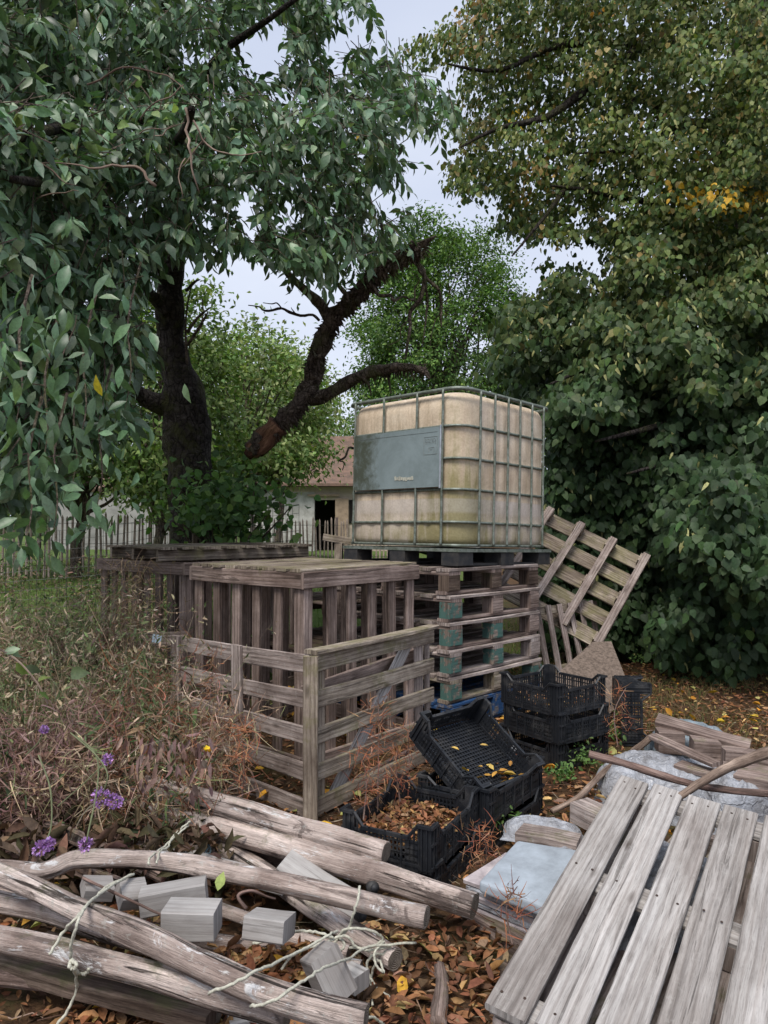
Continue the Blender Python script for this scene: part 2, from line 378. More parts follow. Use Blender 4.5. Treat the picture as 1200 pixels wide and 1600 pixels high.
def plain(name, col, rough=.6, spec=.4, metal=0, nscale=20, var=.35, bump=0, col2=None):
    k = NT(name); ob = k.n('ShaderNodeTexCoord').outputs['Object']
    n1 = k.noise(ob, nscale, 6, .2, .65)
    c2 = col2 if col2 else tuple(x * (1 - var) for x in col)
    c = k.ramp(n1, [(.32, c2), (.62, col)])
    if bump: k.bump(n1, bump)
    k.bs.inputs['Metallic'].default_value = metal
    return k.fin(c, rough, spec)
k = NT('black_crate_plastic'); ob = k.n('ShaderNodeTexCoord').outputs['Object']
du = k.noise(ob, 9, 8, .3, .75)
c = k.mix(k.ramp(du, [(.5, 0.0), (.75, .55)]), (.014, .016, .020), (.10, .095, .09))
k.bump(k.noise(ob, 60, 3), .0008); M['plastic'] = k.fin(c, k.ramp(du, [(.4, .36), (.7, .75)]), .45)
M['nail'] = plain('rusty_nail', (.05, .03, .022), .7)
M['galv'] = plain('galvanised_tube', (.24, .27, .24), .55, .5, .4, 25, .5, col2=(.09, .11, .075))
M['blackblock'] = plain('black_moulded_foot', (.02, .022, .026), .6, .4, 0, 14, .4, col2=(.06, .055, .05))
M['rope'] = plain('frayed_pale_rope', (.58, .57, .47), .95, .1, 0, 120, .5, .001)
M['blue_rope'] = plain('faded_blue_twine', (.16, .24, .28), .95, .1, 0, 90, .4)
M['wire'] = plain('dull_fence_wire', (.06, .062, .058), .6, .4, .3)
M['pale_post'] = plain('split_chestnut_pale', (.52, .42, .35), .9, .2, 0, 7, .5, col2=(.30, .235, .19))
M['concrete'] = plain('dark_mineral_post', (.12, .11, .10), .9)
M['tagblue'] = plain('pale_blue_tag', (.50, .62, .72), .5, .4, 0, 60, .3)
M['paperwhite'] = plain('torn_sticker_paper', (.5, .5, .42), .8)

def leafmat(name, trans=.3, rough=.5, spec=.4, under=1.35, attr=True):
    k = NT(name); a = k.n('ShaderNodeAttribute'); a.attribute_name = 'Col'
    geo = k.n('ShaderNodeNewGeometry'); bf = geo.outputs['Backfacing']
    c = k.mix(bf, a.outputs['Color'], k.mix(1.0, a.outputs['Color'], (under, under, under * .95), 'MULTIPLY'))
    ob = k.n('ShaderNodeTexCoord').outputs['Object']
    c = k.mix(.5, c, k.ramp(k.noise(ob, 55, 5, .3, .7), [(.35, .45), (.6, 1.3)]), 'MULTIPLY'); c = k.mix(k.math('MULTIPLY', k.ramp(k.noise(ob, 90, 3), [(.66, 0.0), (.70, 1.0)]), .6), c, (.16, .10, .05))
    k.fin(c, rough, spec)
    tr = k.n('ShaderNodeBsdfTranslucent'); k.l(k.mix(1.0, c, (1.5, 1.7, .7), 'MULTIPLY'), tr.inputs[0])
    ms = k.n('ShaderNodeMixShader'); ms.inputs[0].default_value = trans
    k.l(k.bs.outputs[0], ms.inputs[1]); k.l(tr.outputs[0], ms.inputs[2]); k.l(ms.outputs[0], k.out.inputs[0])
    return k.m
M['leaf'] = leafmat('cherry_leaf', .25, .42, .5, 1.5)
M['leaf_far'] = leafmat('tree_leaf', .3, .6, .3)
M['linden'] = leafmat('lime_leaf', .22, .55, .28)
M['dry'] = leafmat('dry_plant', .12, .9, .1, 1.1)
M['grass'] = leafmat('grass_blade', .3, .7, .2, 1.0)
M['flower'] = leafmat('flower_petal', .2, .8, .1, 1.0)

# ground: litter near, lawn behind left
k = NT('ground_soil'); ob = k.n('ShaderNodeTexCoord').outputs['Object']
n1 = k.noise(ob, 2.2, 8, .3, .7); n2 = k.noise(ob, 38, 6, .4, .7)
vo = k.n('ShaderNodeTexVoronoi', Scale=26.0); k.l(ob, vo.inputs[0])
c = k.ramp(n2, [(.3, (.030, .020, .013)), (.5, (.085, .052, .032)), (.7, (.13, .08, .045))])
c = k.mix(.35, c, k.ramp(vo.outputs['Color'], [(.2, (.09, .04, .02)), (.5, (.2, .11, .05)), (.8, (.05, .035, .025))]))
c = k.mix(k.ramp(n1, [(.52, 0.0), (.62, .7)]), c, (.07, .075, .028))
sx = k.n('ShaderNodeSeparateXYZ'); k.l(ob, sx.inputs[0])
yy = k.math('ADD', sx.outputs[1], k.math('MULTIPLY', n1, 1.2))
xx = k.math('SUBTRACT', k.math('MULTIPLY', sx.outputs[1], .10), sx.outputs[0])
lm = k.math('MULTIPLY', k.math('MULTIPLY', k.math('SUBTRACT', yy, 6.6), 1.5, True), k.math('MULTIPLY', k.math('ADD', xx, 1.2), .8, True), True)
lawn = k.ramp(k.noise(ob, 6, 8, .2, .75), [(.3, (.06, .085, .025)), (.55, (.11, .165, .045)), (.75, (.19, .19, .08))])
c = k.mix(lm, c, lawn)
k.bump(n2, .03); M['ground'] = k.fin(c, .95, .1)

# ================================================================== ground
def build_ground():
    xs = np.concatenate([[-260, -120, -60, -30, -16], np.linspace(-10, 9, 77), [16, 30, 60, 120, 260]])
    ys = np.concatenate([[-60, -20, -6, -1], np.linspace(0, 14, 57), [16, 20, 30, 50, 90, 160, 400]])
    X, Y = np.meshgrid(xs, ys); Z = ground_z(X, Y)
    for i in range(X.shape[0]):
        for j in range(X.shape[1]):
            if abs(X[i, j]) < 11 and 0 < Y[i, j] < 15: Z[i, j] += .02 * mnoise.noise(Vector((X[i, j] * 1.7, Y[i, j] * 1.7, 0)))
    v = np.stack([X, Y, Z], -1).reshape(-1, 3); nx = len(xs); ny = len(ys)
    f = [(j * nx + i, j * nx + i + 1, (j + 1) * nx + i + 1, (j + 1) * nx + i) for j in range(ny - 1) for i in range(nx - 1)]
    me = bpy.data.meshes.new('ground'); me.from_pydata(v.tolist(), [], f); me.materials.append(M['ground'])
    me.polygons.foreach_set('use_smooth', np.ones(len(f), bool))
    o = bpy.data.objects.new('ground', me); COL.objects.link(o); o['kind'] = 'structure'
build_ground()

# ================================================================== background building and trees
def barn():
    M['limewash'] = plain('limewashed_wall', (.50, .49, .46), .9, .1, 0, 3, .3, col2=(.28, .27, .24))
    M['tanwall'] = plain('tan_render', (.45, .38, .30), .9, .1, 0, 4, .25)
    k = NT('old_roof_tiles'); uv = k.n('ShaderNodeTexCoord').outputs['Object']
    br = k.n('ShaderNodeTexBrick', Scale=3.2); k.l(uv, br.inputs[0]); br.inputs['Color1'].default_value = (.22, .135, .10, 1); br.inputs['Color2'].default_value = (.14, .10, .08, 1); br.inputs['Mortar'].default_value = (.09, .06, .05, 1)
    c = k.mix(.5, br.outputs[0], k.ramp(k.noise(uv, 4, 6), [(.35, (.10, .085, .07)), (.6, (.25, .165, .125))]))
    M['roof'] = k.fin(c, .9, .1)
    M['dark'] = plain('interior_shade_black', (.02, .018, .016), .9, .1)  # near-black colour stands in for the shade inside the barn
    root = empty('barn', (-4.6, 28, .5), label='low whitewashed barn with brown tiled roof and dark doorway beyond the fence', cat='barn')
    m = MB()   # local x right; front at y=0; wall split around the doorway (door 1.83..2.85 from px 490..520)
    def bx(x0, x1, z0, z1, y0=0, y1=.25, mi=0): m.box(((x0 + x1) / 2, (y0 + y1) / 2, (z0 + z1) / 2), (x1 - x0, y1 - y0, z1 - z0), mi)
    bx(-.4, 1.95, 0, 2.25); bx(2.78, 3.2, 0, 2.45, mi=1); bx(1.95, 2.78, 1.95, 2.45, mi=1); bx(-.4, 1.95, 2.25, 2.45, mi=1)
    bx(3.2, 8, 0, 2.45, mi=1); bx(-.4, 8, 0, 2.45, 6, 6.25); bx(-.65, -.4, 0, 2.45, 0, 6.25); bx(8, 8.25, 0, 2.45, 0, 6.25)
    m.build('wall', [M['limewash'], M['tanwall']], root)
    m = MB(); m.box((2.35, 1.5, 1.1), (1.6, .1, 2.2)); m.build('doorway_shade_panel', M['dark'], root)  # dark panel added where the doorway shows only interior shade
    m = MB()
    m.quad_pts = None
    b = len(m.v)
    for x in (-1, 8.6):
        for (y, z) in ((-.5, 2.45), (-.5, 2.55), (3.1, 4.75), (3.1, 4.6), (6.8, 2.45), (6.8, 2.55)): m.v.append(V(x, y, z))
    for q in ((1, 7, 8, 2), (2, 8, 11, 5), (0, 3, 9, 6), (3, 4, 10, 9), (0, 6, 7, 1), (4, 5, 11, 10), (0, 1, 2, 3), (3, 2, 5, 4), (6, 9, 8, 7), (9, 10, 11, 8)):
        m.quad(tuple(b + i for i in q), tuple((0, 0) for _ in q))
    m.build('roof', M['roof'], root)
    m = MB(); m.box((3.0, -.08, 1.0), (.5, .06, 2.0)); m.box((2.3, -.1, 2.12), (1.2, .06, .08)); d = m.build('door', plain('tan_barn_door', (.36, .27, .19), .85, .2, 0, 6), root)
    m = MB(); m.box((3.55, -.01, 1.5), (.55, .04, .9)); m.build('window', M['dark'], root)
    root = empty('shed', (-14.5, 30, .5), label='white walled outbuilding half hidden behind the left trees', cat='shed')
    m = MB(); m.box((4.2, 0, 1.25), (6.5, .3, 2.5)); m.box((4.2, 4, 1.25), (6.5, .3, 2.5)); m.box((1.1, 2, 1.25), (.3, 3.7, 2.5)); m.box((7.3, 2, 1.25), (.3, 3.7, 2.5)); m.build('wall', plain('grey_limewash', (.36, .35, .33), .9, .1, 0, 2, .4), root)
    m = MB(); m.box((4.2, 1, 3.0), (7.2, 2.8, .15), rot=Matrix.Rotation(R(25), 3, 'X')); m.box((4.2, 3.2, 3.0), (7.2, 2.8, .15), rot=Matrix.Rotation(R(-25), 3, 'X')); m.build('roof', M['roof'], root)
    root = empty('tiled_house', (-3.2, 42, .5), label='distant house roof of orange tiles above the barn', cat='house')
    m = MB(); m.box((3, 2, 1.9), (6, 4, 3.8)); m.build('wall', M['tanwall'], root)
    m = MB(); m.box((3, .9, 4.7), (6.8, 3.0, .2), rot=Matrix.Rotation(R(38), 3, 'X')); m.box((3, 3.1, 4.7), (6.8, 3.0, .2), rot=Matrix.Rotation(R(-38), 3, 'X'))
    m.build('roof', plain('orange_roof', (.40, .16, .10), .85, .2, 0, 6), root)
barn()

def grow(m, start, end, r0, r1, n=6, wob=.12, sides=7):
    s = Vector(start); e = Vector(end); L = (e - s).length; pts = [s]
    for i in range(1, n): 
        t = i / n; pts.append(s.lerp(e, t) + Vector((U(-1, 1), U(-1, 1), U(-.5, .8))) * L * wob * .5)
    pts.append(e); pts = smooth_path(pts, 2)
    m.tube(pts, lerp_list([r0, (r0 + r1) / 2, r1], len(pts)), sides, rough=.15)
    return pts
def crown_tree(name, label, cat, base, height, rad, crown_z, leaf, n_clump, per, cols, wts, group=None, shape=(1, 1, 1), clr=.6, stem=.12, tpl=RHOMB, spread=.55, zmin=.3):
    root = empty(name, base, label=label, cat=cat, group=group); m = MB()
    top = V(0, 0, height * .8); grow(m, (0, 0, -.1), top, stem, stem * .3, 6, .05)
    cc = np.array([0, 0, crown_z])
    d = nrm(RNG.normal(size=(n_clump, 3))); rr = RNG.uniform(.35, 1, n_clump) ** .5
    cen = cc + d * rr[:, None] * np.array([rad * shape[0], rad * shape[1], (height - crown_z) * shape[2]]) 
    cen[:, 2] = np.maximum(cen[:, 2], zmin + RNG.uniform(0, .6, n_clump))
    for i in range(0, n_clump, 4):
        c = cen[i]; t = min(.9, max(.15, c[2] / height * .7)); grow(m, top * t, Vector(c), stem * .4 * (1 - t * .6), .012, 4, .15, 5)
    m.build('trunk', M['dead_bark'], root)
    N = n_clump * per; idx = np.repeat(np.arange(n_clump), per)
    off = RNG.normal(size=(N, 3)) * clr * np.array([1, 1, .6]) * RNG.uniform(.5, 1.2, n_clump)[idx][:, None] * spread
    pos = cen[idx] + off; out = nrm(pos - cc)
    axis = out * .5 + RNG.normal(size=(N, 3)) * .6 + np.array([0, 0, -.3]); nor = out * .5 + np.array([0, 0, .7]) + RNG.normal(size=(N, 3)) * .5
    c = pal(N, cols, wts); c *= RNG.uniform(.6, 1.4, n_clump)[idx][:, None]
    leaves('crown', pos, axis, nor, leaf * RNG.uniform(.7, 1.3, N), leaf * .7, c, M['leaf_far'], root, tpl)
    return root
gp = 'background trees beyond the fence'
crown_tree('tall_tree', 'tall rounded green tree rising behind the tank against the sky', 'tree', (2.55, 34, .3), 16.2, 4.5, 8.2, .17, 380, 190,
           [(.075, .14, .035), (.05, .10, .028), (.12, .19, .05)], [3, 3, 2], gp, (.88, .8, .95), 1.25, .35, spread=.48)
crown_tree('orchard_tree', 'thin branched pale green fruit tree between the cherry trunk and the barn', 'tree', (-2.9, 15, .5), 5.6, 1.7, 3.1, .11, 190, 80,
           [(.17, .24, .09), (.11, .18, .06), (.23, .27, .12)], None, gp, (1.05, 1, .9), .55, .10, zmin=2.0)
crown_tree('orchard_tree', 'sparse low fruit tree in front of the barn roof', 'tree', (-2.9, 20, .5), 6.0, 1.7, 4.3, .12, 150, 80,
           [(.17, .22, .10), (.12, .18, .07), (.24, .26, .13)], None, gp, (1, 1, .8), .55, .10, zmin=2.7)
crown_tree('orchard_tree', 'bushy tree just right of the cherry trunk', 'tree', (-3.6, 12.0, .5), 5.2, 1.35, 2.9, .10, 150, 80,
           [(.10, .16, .05), (.07, .12, .035), (.15, .2, .07)], None, gp, (.9, 1, .95), .5, .09, zmin=1.2)
crown_tree('orchard_tree', 'dark leaved tree left of the cherry trunk above the paling', 'tree', (-5.6, 13.5, .5), 5.4, 1.9, 2.7, .11, 170, 70,
           [(.06, .10, .04), (.09, .13, .05), (.05, .08, .03)], None, gp, (1, 1, .8), .6, .12, zmin=1.9)
crown_tree('orchard_tree', 'dense dark tree at the far left edge behind the paling', 'tree', (-8.2, 14.5, .5), 6.5, 2.4, 3.2, .12, 170, 70,
           [(.055, .09, .04), (.08, .12, .05), (.10, .09, .06)], None, gp, (1, 1, .8), .7, .14, zmin=1.9)
crown_tree('copse_tree', 'pale green round tree behind the barn', 'tree', (-1.2, 50, .5), 10.5, 4.0, 5, .3, 80, 60,
           [(.13, .19, .08), (.18, .23, .10)], None, gp, (1, 1, .9), 1.2, .25)
crown_tree('copse_tree', 'green round tree left of the tall tree', 'tree', (-7, 52, .5), 9.5, 4.5, 4.5, .32, 80, 60,
           [(.11, .17, .07), (.15, .21, .08)], None, gp, (1, 1, .9), 1.2, .25)
crown_tree('copse_tree', 'dark green tree right of the tall tree behind the hedge', 'tree', (8.5, 32, .0), 9.0, 5, 4, .26, 120, 70,
           [(.08, .14, .04), (.11, .17, .05)], None, gp, (1, 1, .9), 1.2, .25)
# far wood as a mass
N = 9000; x = RNG.uniform(-60, 60, N); hgt = 4.5 + 2.0 * np.sin(x * .23) + 1.2 * np.sin(x * .71 + 1)
pos = np.stack([x, 66 + RNG.uniform(-2, 6, N), RNG.uniform(0, 1, N) ** .7 * hgt], 1)
fw = leaves('far_wood', pos, RNG.normal(size=(N, 3)), RNG.normal(size=(N, 3)) + [0, -1, .5], .9, .8, pal(N, [(.12, .17, .08), (.09, .13, .06)]), M['leaf_far'], None, RHOMB)
tag(fw, 'low line of distant woodland behind the buildings', 'wood', kind='stuff')

# ================================================================== paling fences
def paling(A, B, hgt, gap, label):
    A = Vector(A); B = Vector(B); L = (B - A).length; n = int(L / gap); d = (B - A).normalized()
    root = empty('paling_fence', A, label=label, cat='fence', group='chestnut paling fences'); m = MB()
    for i in range(n):
        p = d * (i * gap + U(-.015, .015)); z = float(ground_z(A.x + p.x, A.y + p.y)) - A.z; h = hgt + U(-.07, .06)
        lean = V(U(-.04, .04), U(-.03, .03), 0)
        m.tube([p + V(0, 0, z), p + V(0, 0, z + h * .5) + lean * .4 + V(U(-.008, .008), 0, 0), p + V(0, 0, z + h) + lean, p + V(0, 0, z + h + .05) + lean], [U(.019, .030), U(.019, .028), .021, .006], 5, rough=.3)
    m.build('pales', M['pale_post'], root)
    for hh in (.2, .55, .9):
        m = MB(); m.tube([d * (L * t / 20) + V(0, -.02, float(ground_z(A.x + d.x * L * t / 20, A.y + d.y * L * t / 20)) - A.z + hh * hgt + U(-.01, .01)) for t in range(21)], .004, 4); m.build('wire', M['wire'], root)
    for i in range(0, int(L / 2) + 1):
        p = d * (i * 2.0) + V(0, .05, 0); m = MB(); z = float(ground_z(A.x + p.x, A.y + p.y)) - A.z
        m.tube([p + V(0, 0, z - .2), p + V(0, 0, z + hgt + .08)], .04, 8, rough=.2); m.build('post', M['brown_wood'], root)
paling((-8.4, 13.2, .5), (-2.6, 15.2, .5), 1.15, .10, 'old split chestnut paling fence left of the cherry trunk')
paling((-3.1, 17.5, .5), (.6, 18.5, .5), 1.1, .10, 'split chestnut paling fence in front of the barn')

def wire_fence(A, B, hgt, label, posts):
    A = Vector(A); B = Vector(B); d = B - A; L = d.length; d.normalize()
    root = empty('wire_fence', A, label=label, cat='fence'); m = MB()
    def P(u, z): 
        return d * u + V(0, .05 * math.sin(u * 2.1), z + float(ground_z(A.x + d.x * u, A.y + d.y * u)) - A.z + .02 * math.sin(u * 3))
    n = int(L / .075)
    for i in range(n + 1): m.tube([P(i * L / n, z) for z in np.linspace(0, hgt, 5)], .003, 3, cap=False)
    for z in np.linspace(.02, hgt, int(hgt / .095)): m.tube([P(u, z) for u in np.linspace(0, L, 30)], .003, 3, cap=False)
    m.build('mesh_panel', M['wire'], root)
    for u in posts:
        m = MB(); m.tube([P(u, -.2), P(u, hgt + .1)], .05, 6, rough=.1); m.build('post', M['dark_wood'], root)
wire_fence((-4.6, 7.6, .1), (-1.0, 8.6, .4), 1.25, 'rusty square mesh wire fence behind the slatted boxes', [.3, 2.6])

# ================================================================== cherry tree (trunk at px 300)
CY = 8.8
def px_path(lst, Y=None): return [W(a, b, (c if Y is None else Y)) for a, b, *rest in lst for c in [rest[0] if rest else 8]]
cherry = empty('cherry_tree', (W(305, 860, CY).x, CY, .35), label='large old cherry tree with thick dark trunk and drooping broad leaves', cat='tree')
CB = cherry.location.copy()
def add_rel(m, pts, rads, sub=4, sides=14, rough=.25, freq=5.0, org=None, capmi=None):
    org = CB if org is None else org
    pp = smooth_path([Vector(p) - org for p in pts], sub); m.tube(pp, lerp_list(rads, len(pp)), sides, rough=rough, freq=freq, capmi=capmi); return pp
m = MB()
add_rel(m, [W(310, 905, CY), W(306, 840, CY), W(298, 760, CY), W(294, 680, CY), W(284, 610, CY - .05), W(268, 550, CY - .1), W(266, 470, CY - .2), W(270, 390, CY - .4), W(288, 300, CY - .7), W(298, 200, CY - 1), W(262, 110, CY - 1.4), W(245, -20, CY - 1.8), W(240, -160, CY - 2)],
        [.33, .27, .25, .28, .24, .17, .16, .15, .13, .12, .10, .09, .07], 4, 18, .28)
m.build('trunk', M['bark'], cherry, True)
m = MB()
add_rel(m, [W(285, 640, CY), W(240, 628, CY - .1), W(205, 612, CY - .3), W(150, 600, CY - 1), W(60, 560, CY - 2), W(-80, 500, CY - 3)], [.17, .11, .09, .07, .05, .03])
add_rel(m, [W(280, 70, CY - 1.5), W(240, 60, CY - 1.6), W(170, 15, CY - 1.9), W(100, 5, CY - 2.3), W(-20, 25, CY - 3)], [.09, .07, .06, .05, .03])
add_rel(m, [W(292, 300, CY - .7), W(330, 260, CY - 1.2), W(390, 245, CY - 1.2), W(470, 215, CY - 1.4), W(560, 190, CY - 1.8), W(640, 160, CY - 2.2)], [.10, .075, .05, .03, .02, .01])
add_rel(m, [W(295, 240, CY - 1), W(250, 200, 7), W(150, 190, 5.6), W(50, 210, 4.4), W(-60, 240, 3.5)], [.09, .06, .045, .03, .02])
add_rel(m, [W(262, 440, CY - .3), W(200, 350, 7.2), W(110, 300, 5.2), W(20, 280, 3.8)], [.09, .06, .035, .02])
add_rel(m, [W(280, 330, CY - .6), W(270, 250, 6.5), W(290, 200, 4.9), W(300, 170, 4.2)], [.08, .05, .03, .02])
add_rel(m, [W(298, 170, 7.6), W(340, 90, 7), W(420, 30, 6.4), W(500, -30, 6)], [.06, .04, .025, .015])
add_rel(m, [W(262, 490, CY - .3), W(235, 460, CY - .5), W(180, 420, 7.3), W(120, 440, 6), W(60, 480, 4.8), W(10, 520, 3.8)], [.08, .06, .05, .04, .03, .02])
m.build('limb', M['bark'], cherry, True)
BT = (([(245, 290), (225, 270), (190, 259), (160, 262), (130, 257), (60, 254)], .009), ([(290, 170), (288, 205), (292, 230), (297, 260), (310, 300)], .008), ([(300, 190), (315, 220), (350, 240), (410, 235)], .006),
      ([(135, 130), (180, 112), (230, 108), (260, 118), (290, 140)], .006), ([(220, 190), (245, 160), (275, 140), (285, 130)], .005), ([(215, 210), (240, 198), (270, 195)], .004), ([(60, 250), (95, 275), (120, 290)], .005),
      ([(60, 640), (85, 590), (95, 560), (115, 520), (120, 490)], .005), ([(290, 245), (280, 280), (285, 310)], .004), ([(320, 215), (300, 240), (275, 265)], .004), ([(60, 310), (100, 300), (125, 298)], .004), ([(240, 215), (262, 200), (290, 190)], .004))
for pth, rr in BT:
    m = MB(); P_ = [W(a + U(-3, 3), b + U(-3, 3), 4.2 + U(-.05, .05)) for a, b in pth]; q_ = []
    for i in range(len(P_) - 1): q_ += [P_[i], P_[i].lerp(P_[i + 1], .5) + V(U(-1, 1), U(-1, 1), U(-1, 1)) * .018]
    q_.append(P_[-1]); add_rel(m, q_, [rr, rr * .9, rr * .4], 2, 6, .3, 20); m.build('bare_twig', M['twig'], cherry, True)
for pth in ([(287, 620), (292, 570), (290, 500), (300, 440)], [(292, 520), (310, 495), (330, 480)], [(290, 455), (305, 440), (313, 437)], [(293, 540), (318, 500), (325, 487)]):
    m = MB(); add_rel(m, [W(a, b, CY - .2) for a, b in pth], [.022, .016, .006], 3, 6, .2); m.build('bare_twig', M['dead_bark'], cherry, True)

CHP = [(-60, -60), (575, -60), (560, 5), (592, 25), (590, 70), (640, 95), (705, 160), (712, 190), (668, 205), (655, 240), (628, 262), (600, 285), (650, 330), (600, 395), (560, 408), (520, 420), (470, 425), (440, 400), (385, 385),
       (345, 390), (318, 380), (300, 385), (250, 385), (215, 450), (225, 520), (245, 560), (190, 590), (215, 650), (180, 680), (120, 690), (85, 730), (95, 770), (60, 780), (20, 780), (-60, 800)]
def cherry_crown():
    P = []
    n = 0; cl = []
    px = RNG.uniform(-60, 720, 16000); py = RNG.uniform(-60, 830, 16000)
    ok = inpoly(px, py, CHP); px = px[ok]; py = py[ok]
    # sky windows near the right edge and below the twigs
    keep = np.ones(len(px), bool)
    hole = [(405, 70, 42), (545, 45, 30), (640, 215, 26), (380, 320, 26), (555, 240, 14), (600, 320, 22), (520, 100, 20), (330, 345, 14), (125, 290, 14), (450, 330, 20), (300, 80, 20), (150, 75, 12), (30, 130, 10), (470, 250, 12), (60, 190, 12), (200, 330, 12), (350, 160, 14), (430, 150, 14)]
    for hx, hy, hr in hole: keep &= ((px - hx) ** 2 + (py - hy) ** 2 > (hr * 1.25) ** 2)
    px = px[keep]; py = py[keep]; n = 3500; px = px[:n]; py = py[:n]; n = len(px)
    # depth: left/low sprays hang close, right/up sprays further
    base = np.interp(px, [-60, 60, 200, 350, 700], [3.3, 3.9, 4.8, 5.5, 6.0]) + np.where(py < 150, .7, 0)
    Y = base + RNG.gamma(1.6, .75, n) + RNG.uniform(0, .4, n)
    Y = np.minimum(Y, 8.6); cen = Wn(px, py, Y)
    col_b = RNG.uniform(.7, 1.3, n)
    ctr = np.array(CB) + np.array([0, -1.5, 5.0])
    tw = MB(); K = 9; Ps = []; Ax = []; No = []; Co = []
    for i in range(n):
        c = cen[i]; out = c - ctr; out[2] *= .3; out /= np.linalg.norm(out) + 1e-6
        d = nrm(out * .6 + RNG.normal(size=3) * .6 + np.array([0, 0, -.25]))
        L = RNG.uniform(.20, .38); st = c - d * L * .6 + np.array([0, 0, .05]); en = c + d * L * .5 + np.array([0, 0, -.05])
        tw.tube([Vector(st - np.array(CB)), Vector((st + en) / 2 + np.array([0, 0, .025]) - np.array(CB)), Vector(en - np.array(CB))], [.005, .004, .002], 3, cap=False)
        kk = K if Y[i] < base[i] + 2 else 8
        t = np.linspace(.15, 1.02, kk); p = st + (en - st) * t[:, None]
        sd = nrm(np.cross(d, [0, 0, 1]) + 1e-6); sg = np.where(np.arange(kk) % 2 == 0, 1, -1)
        ax = d * .5 + sd * sg[:, None] * RNG.uniform(.3, .95, (kk, 1)) + np.array([0, 0, -1]) * RNG.uniform(.25, 1.0, (kk, 1)) + RNG.normal(size=(kk, 3)) * .2
        no = np.array([0, 0, .9]) + out * .35 + RNG.normal(size=(kk, 3)) * .6
        Ps.append(p + nrm(ax) * .025); Ax.append(ax); No.append(no)
        c0 = pal(kk, [(.085, .145, .085), (.062, .112, .062), (.135, .19, .12), (.13, .18, .07), (.40, .25, .04)], [6, 5, 4, .9, .012], .18) * col_b[i]
        Co.append(c0)
    Ps = np.concatenate(Ps) - np.array(CB); Ax = np.concatenate(Ax); No = np.concatenate(No); Co = np.concatenate(Co); N = len(Ps)
    ln = RNG.uniform(.085, .15, N)
    leaves('crown', Ps, Ax, No, ln, ln * RNG.uniform(.36, .50, N), Co, M['leaf'], cherry, LANCE, .3)
    tw.build('twigs', M['dead_bark'], cherry)
cherry_crown()
# low hanging sprays at the left
def spray(ctr, n, ln, seedc, spread=.16):
    p = np.array(ctr)[None] + RNG.normal(size=(n, 3)) * spread * np.array([1, .6, .7]); ax = np.array([0, 0, -.8]) + RNG.normal(size=(n, 3)) * .6; no = np.array([0, -.6, .7]) + RNG.normal(size=(n, 3)) * .6
    return p, ax, no
PS = [spray(W(a, b, y), n, .12, 0, s) for a, b, y, n, s in [(35, 850, 3.3, 12, .07), (75, 845, 3.4, 12, .08), (145, 800, 4.2, 13, .11), (105, 770, 4.0, 16, .13), (60, 730, 3.4, 24, .16), (150, 820, 4.2, 8, .08), (120, 690, 3.8, 24, .18), (20, 660, 3.0, 26, .17), (170, 640, 4.4, 16, .13), (15, 760, 3.1, 14, .12), (30, 480, 2.7, 18, .15), (90, 500, 2.8, 18, .14), (160, 500, 3.6, 18, .14), (60, 560, 3.0, 24, .16), (110, 600, 3.0, 22, .16)]]
p = np.concatenate([a[0] for a in PS]) - np.array(CB); ax = np.concatenate([a[1] for a in PS]); no = np.concatenate([a[2] for a in PS]); ln = RNG.uniform(.075, .125, len(p))
cc = pal(len(p), [(.075, .13, .075), (.09, .15, .085), (.055, .10, .055), (.42, .30, .04)], [5, 4, 3, .10])
leaves('hanging_sprays', p, ax, no, ln, ln * .42, cc, M['leaf'], cherry, LANCE, .3)
m = MB()
for a, b, y in ((35, 850, 3.3), (75, 845, 3.4), (145, 800, 4.2), (105, 770, 4.0), (60, 730, 3.4), (120, 690, 3.8), (190, 640, 4.4), (20, 660, 3.0)):
    add_rel(m, [W(a + 5, b, y), W(a + 15, b - 60, y + .1), W(a + 10, b - 140, y + .3), W(a + 30, b - 230, y + .6)], [.002, .004, .006, .009], 3, 5, .1)
m.build('hanging_twigs', M['dead_bark'], cherry)

# green sapling at the trunk foot
sap = empty('maple_sapling', tuple(W(350, 880, 8.0)), label='leafy green sapling growing at the foot of the cherry trunk', cat='shrub')
N = 1000; SB = np.array(sap.location); pxs = RNG.normal(350, 46, N); pys = 792 + RNG.normal(0, 32, N); pos = Wn(pxs, pys, RNG.normal(8.0, .35, N)) - SB
leaves('crown', pos, RNG.normal(size=(N, 3)) + [0, -.3, -.5], RNG.normal(size=(N, 3)) * .4 + [0, -.6, .9], RNG.uniform(.06, .11, N), .08, pal(N, [(.06, .12, .035), (.045, .09, .03), (.10, .17, .05)]), M['leaf_far'], sap, HEART)
m = MB()
for i in range(14): grow(m, (U(-.1, .1), U(-.1, .1), -.1), Vector(pos[i * 20]), .018, .005, 4, .12, 5)
m.build('stems', M['dead_bark'], sap)

